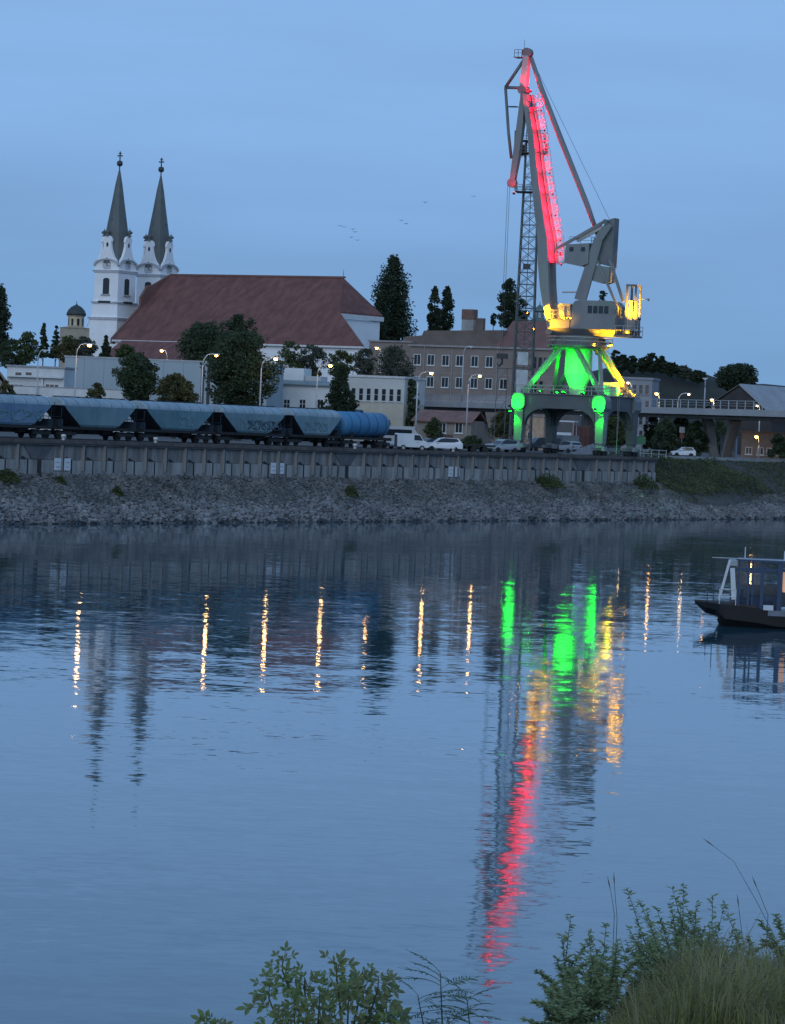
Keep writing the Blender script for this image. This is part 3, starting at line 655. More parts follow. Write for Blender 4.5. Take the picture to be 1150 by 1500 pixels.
def squiggle(rn, x0, x1, z0, z1, y, n, w, parent, m, name='graffiti'):
    b = MB(); x = x0; k = 0
    while x < x1:                                 # one scrawled letter after another
        lw = (x1 - x0) / n * rn.uniform(.7, 1.1); pts = []
        for i in range(7): pts.append((x + lw*(.5 + .45*sin(i*2.1 + k*1.7)) , z0 + (z1-z0)*(.5 + .5*cos(i*1.3 + k*2.3 + rn.uniform(-.4, .4)))))
        for i in range(6):
            (ax, az), (cx, cz_) = pts[i], pts[i+1]; b.beam((ax, y, az), (cx, y, cz_), w, .02, side=(-(cz_-az), 0, cx-ax))
        x += lw; k += 1
    o = b.obj(name, m, parent); o['kind'] = 'stuff'; return o
def hopper(s0, s1, lab, seed, graf):
    rn = random.Random(seed); L = s1 - s0
    o = thing('hopper_wagon', lab, 'wagon', tuple(q((s0+s1)/2, MT, ZQ+.12)), QA, 'blue hopper wagons of the freight train')
    def ring(z, hx, hy): return [(-hx, -hy, z), (hx, -hy, z), (hx, hy, z), (-hx, hy, z)]
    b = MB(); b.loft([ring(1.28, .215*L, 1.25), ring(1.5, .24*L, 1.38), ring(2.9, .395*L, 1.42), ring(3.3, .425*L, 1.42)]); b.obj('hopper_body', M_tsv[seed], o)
    b = MB(); R_ = []
    for i in range(13):
        a = pi*i/12; R_.append((1.42*cos(a), 3.3 + .82*sin(a)))
    xs = (-.432*L, -.43*L, .43*L, .432*L)
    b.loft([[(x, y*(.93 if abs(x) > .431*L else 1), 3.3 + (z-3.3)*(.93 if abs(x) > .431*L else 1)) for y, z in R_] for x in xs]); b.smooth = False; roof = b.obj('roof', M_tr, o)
    for k in range(7):
        x = -.40*L + k*.80*L/6; b = MB()
        b.loft([[(x-.045+dx*.09, y*1.022, 3.3 + (z-3.3)*1.03) for y, z in R_] for dx in (0, 1)]); b.obj('roof_rib', M_ts, roof)
    b = MB(); b.box(-.42*L, .42*L, -.22, .22, 4.14, 4.22); b.obj('roof_walkway', M_td, roof)
    b = MB(); b.box(-.46*L, .46*L, -1.3, -1.1, 1.0, 1.26); b.box(-.46*L, .46*L, 1.1, 1.3, 1.0, 1.26); b.box(-.46*L, .46*L, -.3, .3, .95, 1.26); b.box(-.462*L, -.45*L, -1.3, 1.3, .95, 1.27); b.box(.45*L, .462*L, -1.3, 1.3, .95, 1.27); b.obj('underframe', M_un, o)['kind'] = 'stuff'
    for sg in (-1, 1):
        for y in (-1.22, 1.22): b = MB(); b.tube((sg*.44*L, y, 1.26), (sg*.44*L, y, 3.0), .045, n=6); b.tube((sg*.44*L, y, 3.0), (sg*.40*L, y, 3.1), .045, n=6); b.obj('end_post', M_td, o)
        b = MB(); b.beam((sg*.447*L, -1.22, 2.2), (sg*.447*L, 1.22, 2.2), .07); b.obj('end_rail', M_td, o)
        b = MB(); b.beam((sg*(.218*L+.12), 0, 1.3), (sg*(.425*L+.1), 0, 3.32), 2.78, .1); b.obj('end_shade_plate', M_td, o)  # near-black plate paints the shade under the sloping hopper end
        b = MB(); b.box(sg*.44*L-.35, sg*.44*L+.35, -1.2, 1.2, 1.27, 1.95); b.obj('dark_end_block', M_td, o)  # dark block added so the gap between wagons reads dark
        b = MB(); 
        for y in (-.3, .3): b.tube((sg*.448*L, y, 1.26), (sg*.432*L, y, 3.6), .03, n=5)
        for k in range(7): b.tube((sg*(.448-.0023*k)*L, -.3, 1.5+k*.3), (sg*(.448-.0023*k)*L, .3, 1.5+k*.3), .02, n=5)
        b.obj('ladder', M_un, o)['kind'] = 'stuff'
        for y in (-.88, .88): b = MB(); b.tube((sg*.46*L, y, 1.08), (sg*.492*L, y, 1.08), .12, n=8); b.tube((sg*.49*L, y, 1.08), (sg*.497*L, y, 1.08), .24, n=10); b.obj('buffer', M_un, o)
        bogie(o, sg*.355*L)
    for k in (-1, 0, 1):
        b = MB(); b.loft([ring(.55, .04*L, .5), ring(1.29, .075*L, 1.1)]); b.v = [(x + k*.17*L, y, z) for x, y, z in b.v]; b.obj('discharge_chute', M_un, o)
    if graf: squiggle(rn, graf[0]*L, graf[1]*L, 1.7, 2.75, -1.455, graf[2], .11, o, M_gr if graf[3] else M_gr2)
    if graf and graf[3] == 2: squiggle(rn, (graf[0]+.1)*L, (graf[1]+.12)*L, 1.6, 2.6, -1.46, graf[2], .09, o, M_gr2)
    return o
gaps = [s_at(px, MT, 11) for px in (67, 190, 303, 408, 487)]
LW = 14.15; gaps = [gaps[1] - LW*2, gaps[1] - LW] + gaps[1:4] + [gaps[3] + LW - 2.4]
labs = ['blue hopper wagon at the left end, cut off by the frame', 'second blue hopper wagon from the left with plain teal side', 'third blue hopper wagon from the left below the dark round tree',
        'fourth blue hopper wagon with dark graffiti on its side', 'rightmost hopper wagon with pale graffiti, coupled to the tank wagon']
gg = [(-.2, .22, 3, 1), None, (.0, .2, 3, 1), (-.2, .22, 6, 2), (-.22, .12, 4, 1)]
for i in range(5): hopper(gaps[i], gaps[i] + (LW if i < 4 else 11.6), labs[i], i, gg[i])
# tank wagon
M_tk = mat('tank_blue', (.04, .16, .31), .55, .3, .4, col2=(.07, .235, .40), stretch=(1, 1, .5)); M_tb = mat('tank_band', (.02, .07, .14), .6, .2)
s0 = gaps[4] + 11.7; s1 = s_at(576, MT-1.4, 10) ; L = s1 - s0
tk = thing('tank_wagon', 'bright blue cylindrical tank wagon at the right end of the train', 'wagon', tuple(q((s0+s1)/2, MT, ZQ+.12)), QA)
prof = [(.05, -.47), (.7, -.465), (1.15, -.45), (1.4, -.425), (1.4, .425), (1.15, .45), (.7, .465), (.05, .47)]
b = MB(); b.loft([[(x*L, r*cos(2*pi*k/24), 2.62 + r*1.0*sin(2*pi*k/24)) for k in range(24)] for r, x in prof]); b.smooth = True; tank = b.obj('tank', M_tk, tk)
for k in range(5):
    x = (-.36 + .18*k)*L; b = MB(); b.loft([[(x+dx, 1.425*cos(2*pi*i/24), 2.62 + 1.425*sin(2*pi*i/24)) for i in range(24)] for dx in (-.06, .06)], cap=False); b.obj('band', M_tb, tank)
b = MB(); b.lathe([(.45, 0), (.45, .22), (.3, .3)], 12, (0, 0, 3.98)); b.obj('manhole', M_tb, tank)
b = MB(); b.box(-.48*L, .48*L, -1.2, -1.0, .95, 1.2); b.box(-.48*L, .48*L, 1.0, 1.2, .95, 1.2); b.box(-.48*L, .48*L, -.3, .3, .95, 1.35); b.box(-.49*L, -.475*L, -1.3, 1.3, .9, 1.25); b.box(.475*L, .49*L, -1.3, 1.3, .9, 1.25); b.obj('underframe', M_un, tk)['kind'] = 'stuff'
for sg in (-1, 1):
    bogie(tk, sg*.35*L); b = MB(); b.box(sg*.3*L-.2, sg*.3*L+.2, -1.1, 1.1, 1.2, 1.75); b.obj('saddle', M_un, tk)
    for y in (-.88, .88): b = MB(); b.tube((sg*.485*L, y, 1.08), (sg*.51*L, y, 1.08), .14, n=8); b.obj('buffer', M_un, tk)

# ================================================================ CRANE
s0c = s_at(880, 7.8, 10); s1c = s_at(925, 7.8, 10); mA, mB = 7.8, 19.3
sc0 = (s0c + s1c)/2; mc = (mA + mB)/2; hx, hy = (s1c - s0c)/2, (mB - mA)/2
CO = q(sc0, mc, ZQ)
crane = thing('portal_crane', 'tall harbour portal crane lit red, yellow and green on the quay', 'crane', tuple(CO), QA)
M_cp = mat('crane_portal_paint', (.085, .095, .10), .6, .2, .4)
M_cg = mat('crane_grey_paint', (.17, .185, .19), .55, .18, .35, stretch=(1, 1, .4)); M_cd = mat('crane_dark_paint', (.13, .14, .15), .6, .25, .5)
M_cw = mat('crane_light_paint', (.36, .36, .34), .55, .12, .5); M_cgal = mat('crane_galvanised', (.22, .23, .23), .5, .2, 1)
CB = 15.0 - ZQ; zr0 = 21.3 - ZQ                   # portal top and ring heights above the quay
corners = [(-hx, -hy), (-hx, hy), (hx, -hy), (hx, hy)]
for cx, cy in corners:
    b = MB()                                      # tapered box leg
    ring = lambda c0, c1, w, z: [(c0-w, c1-w, z), (c0+w, c1-w, z), (c0+w, c1+w, z), (c0-w, c1+w, z)]
    b.loft([ring(cx, cy, .45, 1.45), ring(cx, cy, .52, 1.6), ring(cx*.985, cy*.99, .62, CB-1.95)]); leg = b.obj('leg', M_cp if cx > 0 else M_cg, crane)
    ang = [(1.0, .45), (.7, 1.0), (-.7, 1.0), (-1.0, .45), (-1.0, -.55), (-.65, -1.0), (.65, -1.0), (1.0, -.55)]
    b = MB(); b.prism([(cy*.985 + a*.92, CB - .95 + c*1.02) for a, c in ang], 'x', cx - .85, cx + .85); b.obj('leg_head', M_cg, crane)
    bg2 = MB(); bg2.box(cx-1.9, cx+1.9, cy-.28, cy+.28, .75, 1.1); bg2.prism([(cx-.5, 1.1), (cx+.5, 1.1), (cx+.42, 1.5), (cx-.42, 1.5)], 'y', cy-.4, cy+.4); bo = bg2.obj('bogie', M_cd, crane)
    for dx in (-1.35, -.55, .55, 1.35):
        w = MB(); w.prism([(cx+dx+.36*cos(2*pi*i/12), .48+.36*sin(2*pi*i/12)) for i in range(12)], 'y', cy-.2, cy+.2); w.obj('wheel', M_un, bo)
    m_ = MB(); m_.box(cx-.4, cx+.4, cy-.75, cy-.3, .7, 1.25); m_.obj('drive_motor', M_cgal, bo)
def knee(b, x, y, dirv, h=1.6, L=2.6):
    pass
for x in (-hx, hx):                               # portal beams across and along the quay, with curved knees
    for seg in (0,):
        pts = [(-hy+.8, CB-1.75), (-hy+.8, CB-3.9)]
        arc = [(-hy + .8 + 3.0*(1-cos(a)), CB-3.9 + 2.15*sin(a)) for a in [pi/2*i/6 for i in range(7)]]
        low = arc + [(-p[0], p[1]) for p in arc[::-1]]
        b = MB(); b.prism([(-hy+.75, CB), (hy-.75, CB)][::-1] + [(-hy+.8, CB-1.0)] + low + [(hy-.8, CB-1.0)], 'x', x-.38, x+.38); b.obj('cross_beam', M_cp, crane)
for y in (-hy, hy):
    arc = [(-hx + .8 + 2.0*(1-cos(a)), CB-3.9 + 2.15*sin(a)) for a in [pi/2*i/6 for i in range(7)]]
    low = arc + [(-p[0], p[1]) for p in arc[::-1]]
    b = MB(); b.prism([(hx-.75, CB), (-hx+.75, CB), (-hx+.8, CB-1.0)] + low + [(hx-.8, CB-1.0)], 'y', y-.38, y+.38); b.obj('long_beam', M_cp, crane)
b = MB(); b.box(-hx-.6, hx+.6, -hy-.6, hy+.6, CB+.005, CB+.09); b.obj('platform_deck', M_cd, crane)
def railing(b, pts, h=1.05, step=1.6, r=.035, closed=False):
    n = len(pts)
    for i in range(n if closed else n-1):
        p = Vector(pts[i]); q_ = Vector(pts[(i+1) % n]); d = q_ - p; k = max(1, int(d.length/step))
        for j in range(k+1): a = p + d*(j/k); b.beam(a, a + Vector((0,0,h)), r*2)
        for f in (1, .55): b.beam(p + Vector((0,0,h*f)), q_ + Vector((0,0,h*f)), r*2)
    return b
b = MB(); railing(b, [(-hx-.5, -hy-.5, CB+.09), (hx+.5, -hy-.5, CB+.09), (hx+.5, hy+.5, CB+.09), (-hx-.5, hy+.5, CB+.09)], closed=True); b.obj('platform_railing', M_cw, crane)['kind'] = 'stuff'
# pyramid of struts up to the slewing ring
RR_ = 3.0
for k, (cx, cy) in enumerate(corners):
    for da in (-.42, .42):
        a = atan2(cy, cx) + da*1.35; b = MB(); b.beam((cx*.97, cy*.97, CB+.05), (RR_*cos(a), RR_*sin(a), zr0-.35), .52, .6, .42, .5); b.obj('pyramid_strut', M_cg, crane)
b = MB()
b.lathe([(3.5, zr0-.4), (3.7, zr0-.35), (3.7, zr0), (3.3, zr0+.02), (3.3, zr0+.3)], 20); b.obj('ring_girder', M_cd, crane)
ringp = [(4.25*cos(2*pi*i/12), 4.25*sin(2*pi*i/12)) for i in range(12)]
b = MB(); b.prism(ringp, 'z', zr0-.06, zr0-.005); b.obj('ring_walkway', M_cgal, crane)
b = MB(); railing(b, [(x*.98, y*.98, zr0) for x, y in ringp], 1.05, 1.2, .035, True); b.obj('ring_railing', M_cw, crane)['kind'] = 'stuff'
b = MB(); b.lathe([(1.75, zr0-.4), (1.75, zr0-3.6), (1.1, CB+1.1), (1.0, CB+.1)], 14); b.smooth = False; b.obj('king_post_column', M_cw, crane)
b = MB(); b.box(hx*.35, hx*.95, -hy*.75, -hy*.35, CB+.1, CB+1.9); b.obj('switch_cabinet', M_cw, crane)
b = MB(); b.box(-hx*.2, hx*.3, -hy*.9, -hy*.6, CB+.1, CB+1.4); b.obj('cable_drum_box', M_cw, crane)
# stairs at the far right corner
st = MB()
for k in range(16):
    f = k/15; st.box(hx*.75-.35, hx*.75+.35, -hy*.9 + f*3.6, -hy*.9 + f*3.6 + .25, CB + f*(zr0-CB-.4), CB + f*(zr0-CB-.4)+.05)
for sx_ in (-.38, .38):
    st.beam((hx*.75+sx_, -hy*.9, CB+.1), (hx*.75+sx_, -hy*.9+3.7, zr0-.3), .06, .2); st.beam((hx*.75+sx_, -hy*.9, CB+1.1), (hx*.75+sx_, -hy*.9+3.7, zr0+.7), .06, .06)
st.obj('stairway', M_cw, crane)['kind'] = 'stuff'
b = MB()                                          # ladder down one leg
for sg in (-.25, .25): b.tube((-hx*.2, -hy-.55+sg*0, .4), (-hx*.2+sg, -hy-.55, CB), .03, n=5)
b.obj('access_pole', M_cgal, crane)['kind'] = 'stuff'

# ---- upper works: own frame, nose to the left, tail slightly towards us
GA = radians(-22)
UW = Fr(0, 0, ZQ, GA, at=CO)
def uo(name, b, m, parent=None): return b.obj(name, m, parent or crane, (0, 0, 0), GA - QA)
def H(px, py, y=0): return UW.hit(px, py, y)
zt0 = zr0 + .32
b = MB(); b.lathe([(2.9, zt0), (2.9, zt0+.5), (2.5, zt0+.52), (2.5, zt0+.95)], 20); uo('turntable', b, M_cd)
zh0 = H(870, 487, -2.1).z; zh1 = H(870, 441, -2.1).z; xh0 = H(838, 465, -2.1).x; xh1 = H(901, 465, -2.1).x
zd = zt0 + .95
b = MB(); b.loft([[(xh0-2.9, -1.1, zd), (xh1+1.6, -1.1, zd), (xh1+1.6, 1.1, zd), (xh0-2.9, 1.1, zd)], [(xh0-3.2, -2.12, zd+.85), (xh1+2.2, -2.12, zd+.85), (xh1+2.2, 2.12, zd+.85), (xh0-3.2, 2.12, zd+.85)]]); uo('slewing_deck', b, M_cg)
b = MB()
b.prism([(xh0-.2, zd+.86), (xh1-.2, zd+.86), (xh1, zd+1.1), (xh1, zh1-.6), (xh1-.6, zh1), (xh0+.35, zh1), (xh0, zh1-.4), (xh0-.22, zd+1.3)], 'y', -2.1, 2.1); house = uo('machinery_house', b, M_cg)
wz0 = H(870, 459, -2.1).z; wz1 = H(870, 448, -2.1).z
for i in range(4):
    x0 = H(861 + i*8.0, 453, -2.1).x; b = MB(); b.box(x0, x0+.58, -2.13, -2.08, wz0, wz1); b.obj('window', M_glass, house)
b = MB(); c = H(898, 455.5, -2.1); b.prism([(c.x + .34*cos(2*pi*i/14), c.z + .38*sin(2*pi*i/14)) for i in range(14)], 'y', -2.16, -2.09); b.obj('round_vent', M_cd, house)
b = MB(); b.box(xh0+.5, xh1-.7, -1.9, 1.9, zh1+.005, zh1+.08); b.obj('roof_sheet', M_cgal, house)
# rear: counterweight frame and its lit case
xr0 = H(921, 450, 0).x; xr1 = H(935, 450, 0).x; zt_ = H(928, 420, 0).z; zb_ = H(928, 493, 0).z
for y in (-.95, .95):
    b = MB(); b.box(xr0-.1, xr0+.15, y-.14, y+.14, zd+.2, zt_); b.box(xr1-.2, xr1, y-.14, y+.14, zd+.2, zt_); b.box(xr0-.1, xr1, y-.139, y+.139, zt_, zt_+.25); uo('counterweight_frame', b, M_cd)
b = MB(); b.box(xr0+.18, xr1-.22, -.8, .8, zb_+.9, zb_+2.3); uo('counterweight', b, M_cg)
b = MB(); b.box(xr0+.25, xr1-.28, -.8, .8, zb_+2.35, zb_+4.5); uo('counterweight_case', b, M_cg)
b = MB(); b.box(xh1-.2, xr1+.05, -2.0, 2.0, zb_-.15, zb_+.1); uo('tail_deck', b, M_cd)
b = MB(); a_ = H(935, 437, 0); e_ = H(950, 441, 0); b.tube(a_, (e_.x, 0, a_.z-.1), .04); b.tube((e_.x, 0, a_.z), (e_.x, 0, a_.z-.3), .12); uo('tail_lamp_arm', b, M_cd)
b = MB(); railing(b, [(xh1+.1, -2.2, zd+.28), (xr1, -2.2, zd+.28), (xr1, 2.2, zd+.28)], 1.1, .9, .03); uo('tail_railing', b, M_cw)['kind'] = 'stuff'
# A-frame
for y in (-1.45, 1.45):
    p0 = H(850, 440, y); p1 = H(877, 350, y); p2 = H(893, 328, y); p3 = H(901, 322, y)
    b = MB(); b.beam(p0, p1, .35, 1.55, .35, 1.15, side=(0, 1, 0)); b.beam(p1, p2, .35, 1.1, .35, .9, side=(0, 1, 0)); uo('a_frame_leg', b, M_cg)
    p0 = H(913, 442, y); p1 = H(893, 380, y); b = MB(); b.beam(p0, p1, .28, .34, side=(0, 1, 0)); uo('back_stay', b, M_cg)
    p0 = H(903, 446, y*.9); p1 = H(872, 375, y*.9); b = MB(); b.beam(p0, p1, .24, .28, side=(0, 1, 0)); uo('back_stay', b, M_cg)
    p0 = H(813, 366, y*.75); p1 = H(888, 323, y*.75); b = MB(); b.beam(p0, p1, .22, .38, side=(0, 1, 0)); uo('luffing_arm', b, M_cg)
    b = MB(); b.beam(H(845, 352, y*.6), H(882, 332, y*.6), .3, .55, side=(0, 1, 0)); uo('luffing_rack', b, M_cw)
b = MB(); p2 = H(893, 326, 0); b.tube((p2.x, -1.9, p2.z), (p2.x, 1.9, p2.z), .3); uo('top_axle', b, M_cd)
b = MB(); l_ = [(880, 352), (896, 322), (904, 320), (900, 392), (893, 390), (872, 385)]
b.prism([(H(x, y, 0).x, H(x, y, 0).z) for x, y in l_], 'y', -.9, .9); uo('luffing_lever', b, M_cd)
l_ = [(866, 388), (898, 392), (896, 414), (886, 416), (862, 409)]
b = MB(); b.prism([(H(x, y, 0).x, H(x, y, 0).z) for x, y in l_], 'y', -1.25, 1.25); uo('luffing_counterweight', b, M_cg)
l_ = [(834, 359), (868, 357), (866, 387), (855, 391), (831, 386)]
b = MB(); b.prism([(H(x, y, -.6).x, H(x, y, -.6).z) for x, y in l_], 'y', -1.9, 1.0); cabn = uo('winch_cabin', b, M_cg)
for px in (837, 854): c = H(px, 363, -1.9); b = MB(); b.box(c.x-.25, c.x+.3, -1.94, -1.89, c.z-.45, c.z+.1); b.obj('window', M_glass, cabn)
b = MB(); a_ = H(834, 358, -1.9); e_ = H(866, 357, -1.9); railing(b, [(a_.x, -1.8, a_.z), (e_.x, -1.8, a_.z), (e_.x, .9, a_.z)], 1.0, 1.0, .03); b.obj('roof_railing', M_cgal, cabn)['kind'] = 'stuff'
# boom: box section, forked at the foot
cl = [(813, 488, 7), (807, 455, 10), (803, 420, 13), (801, 385, 15), (799.5, 350, 14), (795, 321, 12.5), (787, 259, 10), (780.5, 196, 8.5), (771.5, 138, 6.5)]
def boomring(px, py, w, y0, y1):
    a = H(px - w/2, py, y0); c = H(px + w/2, py, y0); a2 = H(px - w/2, py, 0); c2 = H(px + w/2, py, 0)
    return [(a2.x, y0, a2.z), (c2.x, y0, c2.z), (c2.x, y1, c2.z), (a2.x, y1, a2.z)]
b = MB(); b.loft([boomring(px, py, w, -1.5 + .6*i/5, 1.5 - .6*i/5) for i, (px, py, w) in enumerate(cl[3:])]); boom = uo('boom', b, M_cg)
for y0, y1 in ((-1.52, -.75), (.75, 1.52)):
    b = MB(); b.loft([boomring(px, py, w, y0, y1) for px, py, w in cl[:4]]); uo('boom_foot', b, M_cg)
b = MB(); p = H(811, 486, 0); b.tube((p.x, -1.8, p.z), (p.x, 1.8, p.z), .42, n=12); uo('boom_pivot', b, M_cd)
# walkway with hooped railing up the back of the boom
b = MB(); pts = []
for i, (px, py, w) in enumerate(cl[3:]):
    p = H(px + w/2 + 2.5, py, 0); pts.append(Vector((p.x, 1.45 - .12*i, p.z)))
for i in range(len(pts)-1): b.beam(pts[i], pts[i+1], .9, .06, side=(0, 1, 0))
wk = uo('boom_walkway', b, M_cgal)
b = MB()
for i in range(len(pts)-1):
    d = pts[i+1]-pts[i]; n = int(d.length/.8)
    nrm = Vector((d.z, 0, -d.x)).normalized()
    for j in range(n):
        c = pts[i] + d*(j/n)
        for y in (-.42, .42): b.beam(c + Vector((0, y, 0)), c + Vector((0, y, 0)) + nrm*.95, .05)
        b.beam(c + Vector((0, -.42, 0)) + nrm*.95, c + Vector((0, .42, 0)) + nrm*.95, .05)
    for y in (-.42, .42):
        for f in (.5, .95): b.beam(pts[i] + nrm*f + Vector((0, y, 0)), pts[i+1] + nrm*f + Vector((0, y, 0)), .05)
b.obj('walkway_railing', M_cgal, wk)['kind'] = 'stuff'
# head: fly jib hanging down along the boom
def tubes(name, seq, r, m, parent=None, ys=(0,)):
    o = None
    for y in ys: b = MB(); b.path([H(x, y_, y) for x, y_ in seq], r, 8); b.smooth = True; o = uo(name, b, m, parent)
    return o
b = MB(); b.loft([boomring(772, 82, 7, -.5, .5), boomring(769.5, 110, 9, -.6, .6), boomring(767, 132, 8, -.6, .6)]); uo('fly_jib_upper', b, M_cw)
b = MB(); b.loft([boomring(767.5, 138, 6, -.5, .5), boomring(763.5, 180, 9, -.5, .5), boomring(757, 230, 9, -.45, .45), boomring(751.5, 264, 7, -.4, .4)]); uo('fly_jib_lower', b, M_cg)
tubes('jib_tie', [(770, 84), (740.5, 128)], .22, M_cd); tubes('jib_tie', [(740.5, 128), (768, 129)], .2, M_cd); tubes('jib_tie', [(740.5, 128), (745, 195), (749, 232)], .2, M_cd)
tubes('tie_rod', [(778, 84), (793, 130), (820, 200), (860, 300), (876, 345)], [.26, .36, .38, .36, .28], M_cg)
def sheave(px, py, r, yw, n=16):
    p = H(px, py, 0); b = MB(); b.prism([(p.x + r*cos(2*pi*i/n), p.z + r*sin(2*pi*i/n)) for i in range(n)], 'y', -yw, yw); return b
uo('head_sheave', sheave(773, 77.5, .62, .5), M_cd); uo('jib_hinge', sheave(767.5, 132, .6, .75), M_cd); uo('end_sheave', sheave(750.5, 268, .6, .35), M_cd)
b = MB(); p = H(766, 84, 0); railing(b, [(p.x-.9, -.7, p.z), (p.x+.1, -.7, p.z), (p.x+.1, .7, p.z)], .9, .5, .03); b.box(p.x-1, p.x+.2, -.8, .8, p.z-.08, p.z); uo('head_platform', b, M_cd)['kind'] = 'stuff'
for (px, py) in ((782, 157), (752, 156)):
    b = MB(); p = H(px, py, 0); b.box(p.x-.7, p.x+.6, -.7, .7, p.z-.06, p.z); uo('service_platform', b, M_cd)
b = MB(); p = H(768, 72, 0); b.tube(p, (p.x, 0, p.z+1.2), .03); uo('aerial', b, M_cd)
# hoist ropes and hook
for y, dx in ((-.3, 0), (.3, 3.0)):
    p0 = H(744 + dx, 268, y); p1 = (p0.x, y, H(738, 520, y).z); b = MB(); b.tube(p0, p1, .028, n=5); uo('hoist_rope', b, M_dark)
p0 = H(745.5, 268, 0); zk = H(738, 522, 0).z
b = MB(); b.box(p0.x-.55, p0.x+.75, -.35, .35, zk-.3, zk+.35); uo('hook_block', b, M_dark)
b = MB(); b.path([(p0.x+.1, 0, zk-.3), (p0.x+.1, 0, zk-.9), (p0.x-.3, 0, zk-1.25), (p0.x-.6, 0, zk-.95)], [.14, .16, .14, .06], 8); uo('hook', b, M_dark)
b = MB(); p0 = H(868, 295, 0); b.tube(H(778, 84, .3), H(893, 322, .3), .025, n=5); uo('luffing_rope', b, M_dark)
# front platform under the boom foot
f0 = H(806, 480, -1.8); f1 = H(838, 480, -1.8)
b = MB(); b.box(f0.x, f1.x-.3, -2.0, 2.0, zd+.86, zd+1.9); uo('winch_box', b, M_cg)
b = MB(); b.box(f0.x-.5, f1.x-.1, -2.2, 2.2, zd+1.92, zd+2.0); uo('front_platform', b, M_cgal)
b = MB(); railing(b, [(f0.x-.4, 2.1, zd+2), (f0.x-.4, -2.1, zd+2), (f1.x-.2, -2.1, zd+2)], 1.1, .7, .04); uo('front_railing', b, M_cw)['kind'] = 'stuff'
p = H(816, 445, 0); p1 = H(838, 465, 0)
b = MB(); b.prism([(p.x, p.z), (p1.x, p.z), (p1.x, p1.z), (p.x+1.0, p1.z)], 'y', -.9, 1.6); uo('gearbox_cover', b, M_cg)
b = MB(); c0 = H(806, 445, -1.3).x; 
b.prism([(f0.x-.2, zd+2.0), (f0.x+1.0, zd+2.0), (f0.x+1.0, zd+3.6), (f0.x-.1, zd+3.3)], 'y', .9, 2.1); uo('driver_cab', b, M_cw)
b = MB(); a_ = H(824, 428, 0); e_ = H(846, 428, 0); b.tube(a_, e_, .09); uo('strut_bar', b, M_cw)

# ---- floodlights on the crane
def flood(lx, ly, lz, tx, ty, tz_, col, watt, cone=70, frame='u', size=.16, estr=60, blend=.6, lens=True):
    """a small floodlight: case, lens, lamp; positions in the upper-works frame (u) or the portal frame (p)"""
    rot = GA - QA if frame == 'u' else 0
    d = Vector((tx-lx, ty-ly, tz_-lz)); ro = d.to_track_quat('-Z', 'Y').to_euler()
    R3 = Matrix.Rotation(rot, 4, 'Z')
    loc = R3 @ Vector((lx, ly, lz)); R_ = (R3 @ Matrix.LocRotScale(None, ro, None)).to_euler()
    b = MB(); b.box(-size, size, -size*.8, size*.8, .02, .22); c = b.obj('floodlight', M_dark, crane, tuple(loc), tuple(R_))
    if lens:
        b = MB(); b.box(-size*.85, size*.85, -size*.65, size*.65, -.012, .018)
        b.obj('lens', mat('lens_%d%d%d' % tuple(int(x*9) for x in col), col, emit=col, estr=estr), c)
    l = bpy.data.lights.new('flood_lamp', 'SPOT'); l.energy = watt; l.color = col; l.spot_size = radians(cone); l.spot_blend = blend; l.shadow_soft_size = .12
    o = bpy.data.objects.new('flood_lamp', l); COL.objects.link(o); o.parent = c; o.location = (0, 0, -.05)
RED = (1, .008, .03); GRN = (.0, 1, .012); YEL = (1, .44, .004); ORG = (1, .38, .03)
# red: a row of lamps on the walkway washing the back of the boom
for i in range(len(pts)-1):
    for f in (.25, .75):
        c = pts[i].lerp(pts[i+1], f); d = (pts[i+1]-pts[i]); d.y = 0; d.normalize(); nrm = Vector((d.z, 0, -d.x))
        y_ = -.25; a = c + nrm*1.05 - d*1.0
        flood(a.x, y_, a.z, c.x + d.x*2.2, .15, c.z + d.z*2.2, RED, 2880, 140, estr=12, size=.1)
        bk = MB(); bk.beam((c.x - d.x - nrm.x*.4, y_, c.z - d.z - nrm.z*.4), (a.x, y_, a.z), .05); uo('lamp_bracket', bk, M_cd)
p = H(774, 128, 0); t_ = H(770, 100, 0); flood(p.x+.6, -.9, p.z-.5, t_.x, -.1, t_.z, RED, 2448, 100); p = H(781, 165, -.8); t_ = H(769, 125, -.6); flood(p.x, -2.0, p.z, t_.x, -.6, t_.z, RED, 1008, 70)
p = H(760, 283, -.6); t_ = H(753, 250, 0); flood(p.x-.3, -1.6, p.z, t_.x, 0, t_.z, RED, 604, 80)
p = H(818, 372, 0); t_ = H(868, 335, 0); flood(p.x+.4, 0, p.z, t_.x, 0, t_.z, RED, 2304, 50)
# yellow: around the machinery deck
flood(f0.x-1.6, -3.6, zd+.6, f0.x+.9, -1.9, zd+1.4, YEL, 6480, 40)
p = H(826, 460, 0); flood(f0.x+.3, -1.7, zd+2.2, p.x+.4, .9, p.z+.4, YEL, 4752, 62)
flood(f0.x+1.6, 0, zd+2.3, H(805, 430, 0).x, 0, H(805, 420, 0).z, ORG, 3600, 75)
flood(f1.x-1.0, .4, zd+2.2, H(862, 395, 0).x, 0, H(862, 390, 0).z, ORG, 3600, 50)
for dx in (1.0, 3.0, 5.0): flood(xh0+dx, -2.0, zr0+.05, xh0+dx+.4, -1.6, zd+.4, YEL, 1512, 120)
flood(xr1+.9, -2.2, zb_+2.2, (xr0+xr1)/2, -.3, zb_+3.6, YEL, 9720, 75)
flood(xh1+1.6, -1.9, zb_+.3, (xr0+xr1)/2-.3, 0, zb_+3.4, ORG, 1440, 50)
flood(f0.x-2.6, -3.4, zd+2.6, f0.x+1.3, -.3, zd+2.9, YEL, 8100, 46)
